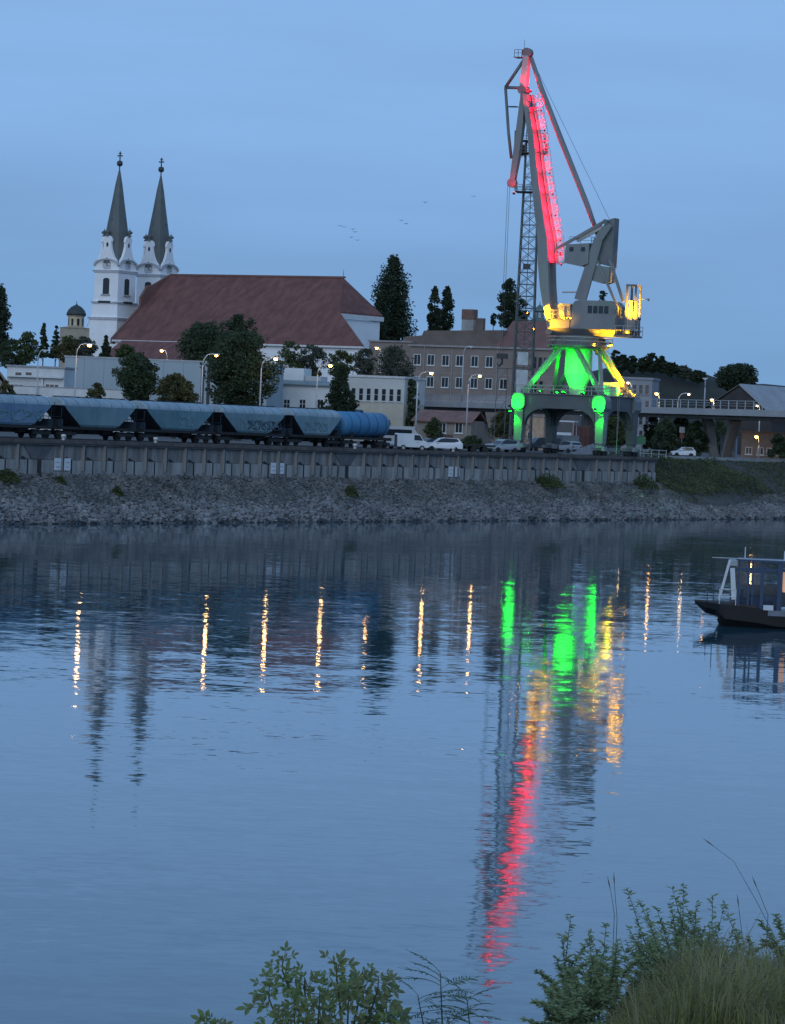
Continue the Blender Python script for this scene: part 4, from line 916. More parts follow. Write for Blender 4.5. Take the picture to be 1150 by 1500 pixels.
# green: on the portal
flood(0, 0, CB+.3, .01, 0, zr0, GRN, 2860, 165, 'p', lens=False)
for fx, fy, tx, ty in ((-hx-.3, -hy*.55, -hx*.55, -hy*.6), (-hx-.3, hy*.5, -hx*.55, hy*.6), (-hx-.3, -.3, -hx*.45, .1)): flood(fx, fy, CB+.35, tx, ty, zr0-2.2, GRN, 1650, 100, 'p')
flood(hx*.2, -hy*.99, CB+.35, hx*.45, -hy*.45, zr0-2.5, GRN, 1100, 80, 'p')
flood(-hx-2.2, -hy-.3, CB-1.6, -hx, -hy, CB-.95, GRN, 3300, 80, 'p'); flood(-hx-2.2, hy+.3, CB-1.6, -hx, hy, CB-.95, GRN, 3300, 80, 'p')
flood(-hx-1.3, -hy-.6, CB-2.3, -hx, -hy, CB-5.5, GRN, 1210, 85, 'p'); flood(-hx-1.3, hy+.8, CB-2.3, -hx, hy, CB-5.5, GRN, 1210, 85, 'p')
flood(-hx*.9, -.2, CB+.3, 0, 0, zr0-2.2, GRN, 4620, 75, 'p'); flood(-hx*.2, -hy*.75, CB+.3, 0, 0, zr0-2.0, GRN, 9900, 75, 'p')
flood(-hx*.98, hy*.25, CB+.35, -hx*.4, hy*.8, CB+3, GRN, 1210, 120, 'p', estr=400)
flood(-hx*.7, -hy*.4, CB+.35, hx*.6, -hy*.55, CB+1.2, GRN, 1210, 110, 'p')
flood(0, hy*.5, CB+.35, RR_*.3, RR_*.5, zr0, GRN, 990, 110, 'p')
flood(-hx*.5, -hy*1.02, 1.2, -hx*.2, -hy-.3, .6, GRN, 66, 120, 'p')
flood(hx*.3, -hy*.98, CB+.4, hx*.8, -hy*.2, zr0-1, YEL, 11232, 80, 'p'); flood(hx*.98, -hy*1.04, CB+.4, hx*.72, -hy*.6, CB+3, YEL, 4320, 90, 'p')
flood(hx*.4, -3.6, zr0+.3, hx*.7, -hy*.7, CB+2, YEL, 3456, 80, 'p')
# ================================================================ TELECOM MAST
c = P(764, 600, 478); MF = Fr(0, 0, ZQ, radians(-7), at=c)
mast = MF.thing('lattice_mast', 'dark lattice telecom mast with panel antennas standing beside the crane boom', 'mast')
def mz(py): return P(766, py, 478).z - ZQ
M_ms = mat('mast_steel', (.07, .08, .09), .6, .25, .6)
def mh(z):
    k = z / mz(207); return 1.45 - .52 * k
nseg = 26; zs_ = [mz(207) * i / nseg for i in range(nseg+1)]
for sx_, sy_ in ((-1,-1), (1,-1), (1,1), (-1,1)):
    b = MB(); b.beam((sx_*mh(0), sy_*mh(0), 0), (sx_*mh(zs_[-1]), sy_*mh(zs_[-1]), zs_[-1]), .2, .2, .15, .15); b.obj('mast_leg', M_ms, mast)
for i in range(nseg):
    b = MB(); z0, z1 = zs_[i], zs_[i+1]; h0, h1 = mh(z0), mh(z1)
    for k in range(4):
        f = lambda h, z, t: rot4([(-h + 2*h*t, -h, z)], k)[0]
        b.beam(f(h0, z0, 0), f(h1, z1, 1), .075); b.beam(f(h0, z0, 1), f(h1, z1, 0), .075); b.beam(f(h1, z1, 0), f(h1, z1, 1), .085)
    b.obj('lattice_panel', M_ms, mast)
b = MB()
for y in (-.22, .22): b.beam((0, y, 0), (0, y, zs_[-1]), .06)
for k in range(int(zs_[-1]/.5)): b.beam((0, -.22, k*.5), (0, .22, k*.5), .035)
b.obj('climbing_ladder', M_ms, mast)['kind'] = 'stuff'
for py, w in ((281, 2.1), (224, 1.9), (206, 1.7)):
    z = mz(py); b = MB(); b.box(-w, w, -w, w, z-.07, z); pf = b.obj('platform', M_ms, mast)
    b = MB(); railing(b, [(-w, -w, z), (w, -w, z), (w, w, z), (-w, w, z)], .9, 1.0, .03, True); b.obj('platform_railing', M_ms, pf)['kind'] = 'stuff'
for dx, dy, py0, py1 in ((-2.35, -.6, 228, 192), (.3, -2.0, 224, 210), (-1.5, .9, 227, 211), (1.9, .7, 222, 208)):
    b = MB(); b.box(dx-.22, dx+.22, dy-.14, dy+.14, mz(py0), mz(py1)); an = b.obj('panel_antenna', M_dark, mast)
    b = MB(); b.tube((dx*.8, dy*.8, mz(py0)-.3), (dx*.8, dy*.8, mz(py1)+.2), .05); b.obj('mounting_pipe', M_ms, an)
b = MB(); b.box(-.1, 1.3, -1.9, -1.0, mz(224), mz(214)); b.obj('radio_unit', M_dark, mast)
for dx, py in ((-1.5, 100), (-1.0, 130)): b = MB(); b.tube((dx, .5, mz(230)), (dx, .5, mz(py)), .07, .03, 6); b.obj('whip_aerial', M_ms, mast)
b = MB(); b.box(-.5, .5, -1.75, -1.3, mz(395), mz(387)); b.obj('equipment_box', M_dark, mast)
b = MB(); b.box(-.8, .8, -1.65, -1.5, mz(576), mz(542)); b.obj('pale_panel', mat('mast_panel', (.42, .45, .48), .6, .25, 1.2), mast)
b = MB(); b.box(-.75, .75, -1.62, -1.5, mz(535), mz(516)); b.obj('pale_panel', mat('mast_panel', (.42, .45, .48), .6, .25, 1.2), mast)
b = MB()                                          # side frame
for x in (-3.6, -2.2): b.beam((x, -1.2, 0), (x+.1, -1.2, mz(541)), .1)
for k in range(5): z = mz(541)*k/5; b.beam((-3.6, -1.2, z), (-2.2, -1.2, z + mz(541)/5), .06)
b.beam((-3.6, -1.2, mz(541)), (1.6, -1.2, mz(541)), .16); b.obj('side_frame', M_ms, mast)['kind'] = 'stuff'

# ================================================================ STREET LAMPS
def lamp(px, py, bx, D, lab, base=ZQ, lit=1, straight=False, r=.24, group='street lamps', warm=True, watt=70):
    h = P(px, py, D); pb = P(bx, py + 10, D)
    zb = base; o = thing('street_lamp', lab, 'street lamp', (pb.x, D, zb), 0, group)
    Hh = h.z - zb; dx = h.x - pb.x; r *= 1.1 if r < .2 else 1
    b = MB(); b.path([(0, 0, 0), (0, 0, Hh*.5), (0, 0, Hh - 1.2)], [.12, .1, .075], 8); b.smooth = True; b.obj('pole', M_pole, o)
    b = MB()
    if straight: b.path([(0, 0, Hh-1.2), (0, 0, Hh+.05)], .07, 8)
    else: b.path([(0, 0, Hh-1.2), (dx*.08, 0, Hh-.5), (dx*.32, 0, Hh+.05), (dx*.65, 0, Hh+.22), (dx-.2*math.copysign(1, dx), 0, Hh+.2)], [.075, .07, .06, .055, .05], 8)
    b.smooth = True; b.obj('arm', M_pole, o)
    b = MB(); sg = math.copysign(1, dx) if dx else 1
    b.loft([[(dx+a*.42, c*.16, Hh+.1), (dx+a*.42, -c*.16, Hh+.1), (dx+a*.36, -c*.1, Hh+.26), (dx+a*.36, c*.1, Hh+.26)] for a, c in ((-1, .6), (-.3, 1), (.5, 1), (1, .5))]); b.obj('lamp_head', M_pole, o)
    b = MB(); b.lathe([(.05, -r*.75), (r*.75, -r*.55), (r, 0), (r*.8, r*.3), (.05, r*.4)], 10, (dx, 0, Hh+.02)); b.smooth = True
    b.obj('lens', (M_bulb if warm else M_bulbw) if lit else mat('lens_off', (.5, .52, .55), .3), o)
    if lit:
        l = bpy.data.lights.new('lamp_light', 'POINT'); l.energy = watt; l.color = (1, .68, .32); l.shadow_soft_size = .2
        lo_ = bpy.data.objects.new('lamp_light', l); COL.objects.link(lo_); lo_.parent = o; lo_.location = (dx, 0, Hh-.5)
    return o
lamp(131, 506, 112, 400, 'lit street lamp on a curved arm in front of the warehouse left end')
lamp(66, 515, 56, 470, 'unlit curved street lamp left of the warehouse', lit=0)
lamp(237, 514, 245, 530, 'lit street lamp behind the warehouse roof, arm to the left')
lamp(317, 521, 297, 428, 'lit street lamp left of the big leafy tree', r=.17)
lamp(404, 526, 383, 436, 'lit street lamp in front of the big leafy tree')
lamp(484, 536, 465, 448, 'lit street lamp in front of the small white house')
lamp(552, 510, 558, 590, 'lit street lamp by the left wing of the brown building', r=.26)
lamp(632, 547, 612, 470, 'lit street lamp at the left end of the bridge parapet', r=.22)
lamp(703, 551, 686, 480, 'lit street lamp before the brown building middle windows', r=.22)
lamp(690, 509, 679, 575, 'tall unlit lamp with curved top on the bridge before the brown building', base=zf1, lit=0)
lamp(769, 557, 776, 540, 'small lit lamp between the lattice mast and the crane strut', r=.2, warm=False)
lamp(920, 561, 925, 575, 'small white lit lamp at the corner of the grey office block', r=.16, warm=False)
lamp(962, 577, 966, 560, 'lit lamp above the bridge rail right of the grey office block', r=.26)
lamp(1009, 578, 993, 545, 'lit lamp on a curved arm beside the bridge', r=.15, warm=False)
lamp(1033, 556, 1033, 520, 'tall straight unlit lamp post on the bridge', base=zf1, lit=0, straight=True)
lamp(1043, 586, 1046, 540, 'yellow lit lamp behind the bridge rail left of the big roof', r=.24)
lamp(1108, 640, 1112, 500, 'bright warm lamp under the right end of the bridge', r=.26, watt=45)
lamp(1109, 595, 1113, 530, 'small white lamp behind the bridge rail below the light roof', r=.12, warm=False)
0 and lamp(902, 514, 906, 452, 'small bright lamp beside the crane slewing ring', r=.12, warm=False, watt=20)

# ================================================================ VEHICLES
M_tyre = mat('tyre', (.02, .02, .02), .9); M_rim = mat('rim', (.35, .36, .37), .4, .1, metal=.5); M_cgl = mat('car_glass', (.015, .02, .025), .08, .1)
M_hl = mat('headlight_glass', (.6, .62, .65), .2); M_tl = mat('tail_light', (.25, .02, .02), .3)
def car(px, D, yaw, lab, paint, L=4.1, Wd=1.7, kind='hatch', flip=False, py=656, group='cars parked on the quay', z=ZQ):
    p = P(px, py, D); o = thing('parked_car', lab, 'car', (p.x, D, z), yaw + (pi if flip else 0), group)
    if kind == 'hatch':
        side = [(-.5,.32),(-.5,.62),(-.47,.80),(-.25,.93),(-.05,1.40),(.05,1.46),(.36,1.44),(.47,1.02),(.5,.85),(.5,.34)]
        gl = [(-.21,.95),(-.045,1.36),(.06,1.41),(.33,1.39),(.43,1.0)]
    elif kind == 'suv':
        side = [(-.5,.40),(-.5,.75),(-.47,.98),(-.24,1.06),(-.09,1.55),(.02,1.64),(.38,1.60),(.475,1.15),(.5,1.0),(.5,.42)]
        gl = [(-.20,1.08),(-.07,1.50),(.03,1.58),(.35,1.54),(.44,1.13)]
    else:
        side = [(-.5,.40),(-.5,.9),(-.46,1.08),(-.36,1.18),(-.24,1.85),(-.18,1.95),(.47,1.95),(.5,1.85),(.5,.42)]
        gl = [(-.33,1.2),(-.22,1.80),(-.05,1.82),(-.05,1.2)]
    b = MB(); n = len(side)
    def rg(y, inset): return [(x*L*(1-.0*inset), y*(1 - (.13 if zz > 1.0 and kind != 'van' else .03 if zz > 1 else 0)), zz - .0) for x, zz in side]
    b.loft([rg(-Wd/2, 0), rg(Wd/2, 0)]); b.obj('body', paint, o)
    for sg in (-1, 1):
        b = MB(); b.loft([[(x*L, sg*(Wd/2*(.885 if kind != 'van' else .985)+.02 + (.05 if zz < 1.2 and kind != 'van' else 0)*.8), zz) for x, zz in gl], [(x*L, sg*(Wd/2*.8), zz) for x, zz in gl]]); b.obj('side_window', M_cgl, o)
        for wx_ in (-.31, .30):
            b = MB(); b.prism([(wx_*L+.32*cos(2*pi*i/14), .32+.32*sin(2*pi*i/14)) for i in range(14)], 'y', sg*Wd/2-.12, sg*Wd/2+.03); wl = b.obj('wheel', M_tyre, o)
            b = MB(); b.prism([(wx_*L+.19*cos(2*pi*i/10), .32+.19*sin(2*pi*i/10)) for i in range(10)], 'y', sg*Wd/2-.05, sg*Wd/2+.045); b.obj('rim', M_rim, wl)
        b = MB(); b.box(-.505*L, -.47*L, sg*Wd*.36-.16, sg*Wd*.36+.16, .66, .8); b.obj('headlight', M_hl, o)
        b = MB(); b.box(.475*L, .505*L, sg*Wd*.38-.12, sg*Wd*.38+.12, .75, 1.0); b.obj('tail_light', M_tl, o)
        b = MB(); b.box(-.18*L, -.14*L, sg*Wd*.52-.1, sg*Wd*.52+.1, .98, 1.12); b.obj('wing_mirror', paint, o)
    i0 = [k for k, s_ in enumerate(side) if s_[1] > 1.15]; a, c = side[i0[0]-1], side[i0[0]]
    b = MB(); w = Wd*.40; nrm = -.03
    b.add([(a[0]*L+nrm+.03, -w, a[1]+.03), (a[0]*L+nrm+.03, w, a[1]+.03), (c[0]*L+nrm, w*.9, c[1]-.03), (c[0]*L+nrm, -w*.9, c[1]-.03)], [(0,1,2,3)]); b.obj('windscreen', M_cgl, o)
    b = MB(); a, c = side[i0[-1]], side[i0[-1]+1]
    b.add([(a[0]*L+.025, -w*.9, a[1]-.05), (a[0]*L+.025, w*.9, a[1]-.05), (c[0]*L+.02, w, c[1]+.05), (c[0]*L+.02, -w, c[1]+.05)], [(0,1,2,3)]); b.obj('rear_window', M_cgl, o)
    b = MB(); b.box(-.51*L, -.46*L, -Wd*.47, Wd*.47, .3, .5); b.box(.46*L, .51*L, -Wd*.47, Wd*.47, .3, .55); b.obj('bumpers', M_dark, o)['kind'] = 'stuff'
    return o
M_cwht = mat('car_white', (.62, .64, .66), .3, .05); M_csil = mat('car_silver', (.32, .34, .36), .3, .05, metal=.3); M_cdk = mat('car_dark', (.03, .035, .04), .3, .05); M_cgr = mat('car_grey_green', (.16, .2, .19), .4, .1)
car(648, 395, radians(8), 'white hatchback parked by the quay edge right of the tank wagon', M_cwht, 4.5, 1.8, 'suv', py=655)
car(602, 392, radians(12), 'white van just right of the tank wagon', M_cwht, 3.6, 1.75, 'van', flip=True, py=655)
car(626, 398, radians(35), 'dark car mostly hidden between the white van and white hatchback', M_cdk, 4.0, 1.7, 'hatch', py=655)
car(592, 402, radians(40), 'pale grey car half hidden behind the tank wagon end', M_csil, 4.2, 1.7, 'hatch', py=650)
car(736, 425, radians(35), 'silver car parked left of the green-lit crane leg', M_csil, 4.3, 1.75, 'suv', py=655)
car(1001, 476, radians(4), 'white hatchback alone on the promenade right of the crane', M_cwht, 3.3, 1.6, 'hatch', py=660, z=ZQ+.02)
car(833, 470, radians(-60), 'grey estate car parked under the crane portal', M_csil, 4.3, 1.75, 'suv', py=655)
car(795, 480, radians(20), 'dark van parked under the crane left of the rear leg', M_cdk, 4.6, 1.9, 'van', py=655)
# white bus behind the van
p = P(587, 640, 416); bs = thing('camper_bus', 'white coach with a dark window band behind the tank wagon', 'coach', (p.x, 412, ZQ), radians(-4))
b = MB(); b.prism([(-3.6, .45), (2.0, .45), (2.35, .9), (2.15, 1.8), (1.6, 2.75), (-3.5, 2.75), (-3.6, 2.5)], 'y', -1.1, 1.1); b.obj('body', M_csil, bs)
b = MB(); b.box(-3.3, 1.4, -1.125, 1.125, 1.6, 2.35); b.obj('window_band', M_cgl, bs)
b = MB(); b.add([(2.2, -.95, 1.75), (2.2, .95, 1.75), (1.7, .9, 2.65), (1.7, -.9, 2.65)], [(0,1,2,3)]); b.obj('windscreen', M_cgl, bs)
for x in (-2.4, 1.3):
    for y in (-1.05, 1.05): b = MB(); b.prism([(x+.42*cos(2*pi*i/12), .42+.42*sin(2*pi*i/12)) for i in range(12)], 'y', y-.1, y+.1); b.obj('wheel', M_tyre, bs)
# trailer / plant machine right of the hatchback
p = P(682, 655, 402); tl = thing('flatbed_trailer', 'dark flatbed trailer with a raised drawbar behind the white hatchback', 'trailer', (p.x, 402, ZQ), radians(10))
b = MB(); b.box(-2.2, 3.4, -1, 1, .75, .95); b.obj('bed', M_un, tl); b = MB(); b.beam((-2.2, 0, .9), (-3.4, 0, 2.1), .25); b.obj('drawbar', M_un, tl)
b = MB(); b.box(-2.6, -1.7, -.8, .8, .95, 2.0); b.obj('toolbox', mat('toolbox_rust', (.10, .06, .05), .8), tl)
for x in (-1.2, .8, 2.2):
    for y in (-.9, .9): b = MB(); b.prism([(x+.38*cos(2*pi*i/12), .38+.38*sin(2*pi*i/12)) for i in range(12)], 'y', y-.1, y+.1); b.obj('wheel', M_tyre, tl)
# things under the crane
p = P(829, 640, 492); kt = thing('lorry', 'white-cabbed lorry parked beneath the crane portal', 'lorry', (p.x, 492, ZQ), radians(-80))
b = MB(); b.prism([(-3.2, .7), (-3.2, 1.6), (-2.9, 2.7), (-1.6, 2.8), (-1.5, .7)], 'y', -1.15, 1.15); b.obj('cab', M_cwht, kt)
b = MB(); b.box(-1.4, 3.4, -1.2, 1.2, 1.0, 2.4); b.obj('load_body', mat('lorry_body', (.13, .15, .17), .7), kt)
b = MB(); b.add([(-3.23, -1, 1.7), (-3.23, 1, 1.7), (-2.96, .95, 2.55), (-2.96, -.95, 2.55)], [(0,1,2,3)]); b.obj('windscreen', M_cgl, kt)
for x in (-2.3, 1.2, 2.4):
    for y in (-1.05, 1.05): b = MB(); b.prism([(x+.48*cos(2*pi*i/12), .48+.48*sin(2*pi*i/12)) for i in range(12)], 'y', y-.12, y+.12); b.obj('wheel', M_tyre, kt)
p = P(855, 640, 505); ct = thing('freight_container', 'rusty brown container behind the crane legs', 'container', (p.x, 505, ZQ), radians(-20))
M_ct = mat('container_rust', (.12, .06, .05), .85, .3, .8)
b = MB(); b.box(-1.3, 1.3, -1.2, 4.5, .15, 3.9); b.obj('box', M_ct, ct)
for k in range(8): b = MB(); b.box(-1.25+k*.33, -1.12+k*.33, -1.26, -1.2, .3, 3.75); b.obj('corrugation', M_ct, ct)
for x in (-.7, .7): b = MB(); b.box(x-.55, x+.55, -1.3, -1.262, .3, 3.7); d_ = b.obj('door', M_ct, ct); b = MB(); b.tube((x, -1.34, .3), (x, -1.34, 3.7), .04); b.obj('lock_bar', M_dark, d_)
p = P(826, 615, 500); sh_ = thing('shelter', 'open shelter with a thin white roof behind the crane legs', 'shelter', (p.x, 500, ZQ), radians(-15))
zz = P(826, 616, 500).z - ZQ
b = MB(); b.box(-1.9, 1.9, -1.4, 1.4, zz-.2, zz); b.obj('roof', M_cwht, sh_)
for x in (-1.7, 1.7):
    for y in (-1.2, 1.2): b = MB(); b.tube((x, y, 0), (x, y, zz-.2), .06); b.obj('post', M_pole, sh_)
p = P(868, 660, 452); gp_ = thing('gravel_heap', 'low grey gravel heap between the crane legs', 'heap', (p.x, 452, ZQ))
b = MB(); rows = []
for i in range(6):
    f = i/5; rows.append([((1-f)*3.0*cos(2*pi*k/18)*rnd.uniform(.9, 1.1), (1-f)*2.4*sin(2*pi*k/18)*rnd.uniform(.9, 1.1), 1.5*f**.85 + rnd.uniform(-.06, .06)) for k in range(18)])
b.loft(rows); b.obj('gravel', mat('gravel_grey', (.2, .2, .2), .95, .3, 3, bump=.3), gp_)
p = P(782, 625, 520); bh = thing('beige_kiosk', 'small beige kiosk seen under the crane beam', 'kiosk', (p.x, 520, ZQ), radians(-20)); zz = P(782, 610, 520).z - ZQ
b = MB(); b.box(-1.6, 1.6, 0, 2.5, 0, zz); b.obj('wall', mat('kiosk_beige', (.45, .32, .22), .9), bh); b = MB(); b.box(-1.8, 1.8, -.2, 2.7, zz, zz+.15); b.obj('roof', M_conc, bh)
window(bh, -.5, 1.6, .9, 1.1, bars=(1, 0))
# green-lit guard rail and sign at the end of the quay
gr_ = thing('guard_rail', 'short guard rail at the end of the quay lit green by the crane', 'railing', tuple(q(s_at(932, 8, 8), 8, ZQ)), QA)
for k in range(5): b = MB(); b.tube((k*2.2, 0, 0), (k*2.2, 0, 1.1), .06); b.obj('post', M_cw, gr_)
for f in (.55, 1.08): b = MB(); b.tube((0, 0, f), (8.8, 0, f*.9), .05); b.obj('rail', M_cw, gr_)
sg_ = thing('notice_board', 'square green notice board right of the crane', 'sign', tuple(q(s_at(939, 10, 9), 10, ZQ)), 0)
b = MB(); b.box(-.55, .55, -.04, .04, 1.7, 2.7); b.obj('board', mat('board_green', (.07, .20, .10), .6), sg_); b = MB(); b.tube((0, .06, 0), (0, .06, 1.8), .05); b.obj('post', M_pole, sg_)
b = MB(); b.tube((-.5, .06, 1.72), (.5, .06, 1.72), .04); b.obj('rail', M_pole, sg_)
# low buildings under the bridge at the right
KF = Fr(1060, 520, ZQ, radians(-10), py=650); kh = KF.thing('pump_house', 'small grey pump house under the bridge at the right', 'hut'); a = KF.hit(1055, 650); c = KF.hit(1078, 650); zt = KF.hit(1066, 640).z
b = MB(); b.box(a.x, c.x, 0, 3, 0, zt); b.obj('wall', mat('pump_wall', (.32, .33, .34), .9), kh); b = MB(); b.box(a.x-.2, c.x+.2, -.2, 3.2, zt, zt+.15); b.obj('roof', M_conc, kh)
for f in (.3, .7): window(kh, a.x + (c.x-a.x)*f, .8, .5, .9, bars=(0, 1))
VF = Fr(1110, 506, ZQ, radians(-8), py=650); vh = VF.thing('river_lodge', 'low wall-lit building beneath the bridge at the right edge', 'building'); a = VF.hit(1086, 650); c = VF.hit(1180, 650); zt = VF.hit(1110, 634).z
b = MB(); b.box(a.x, c.x, 0, 5, 0, zt); b.obj('wall', mat('lodge_wall', (.22, .185, .16), .9, .2), vh); b = MB(); b.box(a.x-.3, c.x+.3, -.4, 5.2, zt, zt+.2); b.obj('roof', mat('lodge_roof', (.2, .15, .12), .9), vh)
for f in (.12, .3, .45, .62): window(vh, a.x + (c.x-a.x)*f, .7, 1.0, 1.1, bars=(1, 0))
# small signal/utility box on post under the bridge
us = thing('road_sign', 'small white sign on a post under the bridge', 'sign', tuple(P(998, 660, 520).xy) + (ZQ,))
zz = P(998, 630, 520).z - ZQ
b = MB(); b.box(-.42, .42, -.03, .03, zz-.4, zz+.5); b.obj('plate', M_cwht, us); b = MB(); b.tube((0, .06, 0), (0, .06, zz), .05); b.obj('post', M_pole, us)
b = MB(); b.box(-.35, .35, -.02, .04, zz-1.3, zz-.5); b.obj('lower_plate', mat('sign_red', (.3, .12, .1), .6), us)

# ================================================================ BOAT
DB = G(1085, 915, 0).y
BFr = Fr(0, 0, 0, radians(-4), at=G(1058, 915, 0))
boat = BFr.thing('ferry_boat', 'dark-hulled flat ferry boat with blue frame at the right edge', 'boat')
def bh_(px, py, y=0): return BFr.hit(px, py, y)
M_hull = mat('hull_black', (.006, .0055, .006), .6, .3, 1); M_blue = mat('boat_blue', (.015, .045, .10), .5, .2, 1); M_bw = mat('boat_white', (.55, .58, .6), .4, .1)
bow = bh_(1018, 880); dk = bow.z; Lx = 16.0
b = MB(); secs = []
for x, hw, zk, zd_ in ((bow.x, .12, dk-.12, dk), (bow.x+.6, 1.0, dk-.62, dk+.01), (bow.x+1.15, 1.5, .55, dk-.02), (bow.x+1.35, 1.7, .1, dk-.03), (bow.x+1.65, 1.8, -.35, dk-.04), (bow.x+3.4, 2.1, -.5, dk-.16), (bow.x+4.6, 2.1, -.5, dk-.5), (Lx, 2.1, -.5, dk-.55)):
    secs.append([(x, -hw, zd_), (x, -hw*.96, (zk+zd_)/2), (x, -hw*.6, zk), (x, hw*.6, zk), (x, hw*.96, (zk+zd_)/2), (x, hw, zd_)])
b.loft(secs); b.obj('hull', M_hull, boat)
b = MB(); b.beam((bow.x, 0, dk+.02), (bow.x+3.4, -2.1, dk-.10), .1, .1); b.obj('rub_rail', mat('rub_rail_brown', (.05, .035, .03), .7), boat)
b = MB(); b.box(bow.x+4.0, Lx, -2.12, -2.05, dk-.55, dk-.25); b.obj('side_strake', mat('strake_grey', (.15, .17, .2), .6), boat)
b = MB(); a = bh_(1052, 904, -1.0); b.box(a.x-.1, a.x+.3, -1.2, -.9, a.z-.08, a.z+.04); b.obj('anchor', M_bw, boat)
zr_b = bh_(1110, 823, -1.5).z; zr_t = bh_(1110, 820, -1.5).z
for y in (-1.5, 1.5):
    p0 = bh_(1053, 878, y); p1 = bh_(1069.5, 820, y); b = MB(); b.beam(p0, p1, .12, .14, side=(0, 1, 0)); b.obj('sloping_stay', M_bw, boat)
    p0 = bh_(1075, 878, y); p1 = bh_(1073, 832, y); b = MB(); b.beam(p0, p1, .16, .26, side=(0, 1, 0)); b.obj('mast_post', M_bw, boat)
    for px, w in ((1081, .09), (1095, .12), (1101, .09), (1115, .18), (1141, .26), (1160, .2), (1200, .2), (1260, .2), (1330, .2)):
        p0 = bh_(px, 884, y); b = MB(); b.beam((p0.x, y, dk-.4), (p0.x, y, zr_b), w); b.obj('frame_post', M_blue, boat)
    b = MB(); p0 = bh_(1080, 833, y); b.beam((p0.x, y, p0.z), (Lx-2, y, p0.z), .1, .16); b.obj('upper_rail', M_blue, boat)
    b = MB(); p0 = bh_(1094, 838, y); p1 = bh_(1116, 838, y); b.beam(p0, p1, .08, .12); b.obj('mid_rail', M_blue, boat)
p0 = bh_(1069, 820, 0); p1 = bh_(1079, 834, 0)
b = MB(); b.box(p0.x, p1.x, -1.55, 1.55, p1.z+.25, p0.z); b.obj('wheel_box', mat('box_grey', (.3, .32, .34), .6), boat)
p0 = bh_(1082, 823, 0); b = MB(); b.box(p0.x, Lx-1.5, -1.7, 1.7, zr_b, zr_b+.1); b.obj('canopy_roof', M_blue, boat)
b = MB(); p0 = bh_(1043, 822, -1.7); b.tube((p0.x, -1.6, zr_b+.14), (Lx-2, -1.6, zr_b+.14), .02, n=5); b.obj('guy_wire', M_bw, boat)
b = MB(); p0 = bh_(1091, 826, 0); b.tube((p0.x, 0, zr_b), (p0.x, 0, zr_b+.75), .03); b.obj('flag_pole', M_bw, boat)
b = MB(); p0 = bh_(1151, 818, 0); b.box(p0.x-.1, p0.x+.1, -.1, .1, zr_b+.1, zr_b+.6); b.obj('lamp_housing', M_bw, boat)
for px, w, h in ((1083, .35, .9), (1090, .9, .55), (1107, .8, .75), (1131, 1.0, .9), (1124, .5, .5)):
    p0 = bh_(px, 880, .2); b = MB(); b.box(p0.x-w/2, p0.x+w/2, -.6, .7, dk-.5, dk-.1+h*.6); b.box(p0.x+w/2-.1, p0.x+w/2, -.6, .7, dk-.1+h*.6+.001, dk+h*.9); b.obj('bench', M_blue, boat)
b = MB(); p0 = bh_(1096, 855, .9); b.box(p0.x-1.0, p0.x+3.2, 1.35, 1.4, dk-.2, dk+1.0); b.obj('rear_screen', mat('boat_screen', (.10, .13, .17), .3), boat)
b = MB(); p0 = bh_(1147, 850, -1.0); b.box(p0.x+.05, p0.x+.3, -.2, .5, dk+.7, zr_b-.5); b.obj('cabin_lamp_panel', mat('cabin_glow', (1, .6, .4), emit=(1, .55, .35), estr=.35), boat)
b = MB(); p0 = bh_(1125, 888, -2.05); b.box(p0.x-.25, p0.x+.3, -2.0, -1.7, dk-.25, dk+.02); b.obj('bollard', M_bw, boat)
b = MB()
for px in (1045, 1036): p0 = bh_(px, 878, -.8); b.tube((p0.x, -.8*(1 if px > 1040 else .8), dk-.1), (p0.x, -.8, dk+(1.15 if px > 1040 else .5)), .025, n=5)
b.obj('bow_rail', M_blue, boat)['kind'] = 'stuff'
b = MB(); p0 = bh_(1064, 862, 0); railing(b, [(p0.x-.4, -1.6, dk-.1), (p0.x+.5, -1.6, dk-.1)], .9, .45, .02); b.obj('gangway_rail', M_bw, boat)['kind'] = 'stuff'

# ================================================================ BIRDS
M_bird = mat('bird_dark', (.03, .035, .045), .8)
bl = [('lone bird highest right of the flock above the church roof', 694, 288), ('single bird above the poplars, left of the crane', 623, 297), ('upper bird of the close pair above the tallest poplar', 588, 323), ('lower bird of the close pair above the tallest poplar', 595, 328),
      ('topmost left bird of the small flock', 498, 331), ('second bird of the small flock, near its top', 504, 333), ('bird in the middle of the small flock', 517, 336), ('bird just under the middle of the small flock', 520, 340), ('lower left bird of the small flock', 515, 348), ('lowest bird of the small flock', 524, 352)]
for lab, px, py in bl:
    p = P(px, py, 600); o = thing('bird', lab, 'bird', p, rnd.uniform(-.6, .6), 'birds flying over the town'); d = rnd.uniform(.05, .22)
    b = MB(); b.path([(0, -.28, 0), (0, -.1, .02), (0, .12, .01), (0, .3, 0)], [.02, .07, .06, .02], 6); b.obj('body', M_bird, o)
    for sg in (-1, 1):
        b = MB(); b.loft([[(0, -.12, .02), (0, .12, .02), (0, .1, .05), (0, -.1, .05)], [(sg*.3, -.1, d), (sg*.3, .1, d), (sg*.3, .09, d+.02), (sg*.3, -.09, d+.02)], [(sg*.58, -.02, d*.7), (sg*.58, .1, d*.7), (sg*.58, .09, d*.7+.01), (sg*.58, -.01, d*.7+.01)]]); b.obj('wing', M_bird, o)
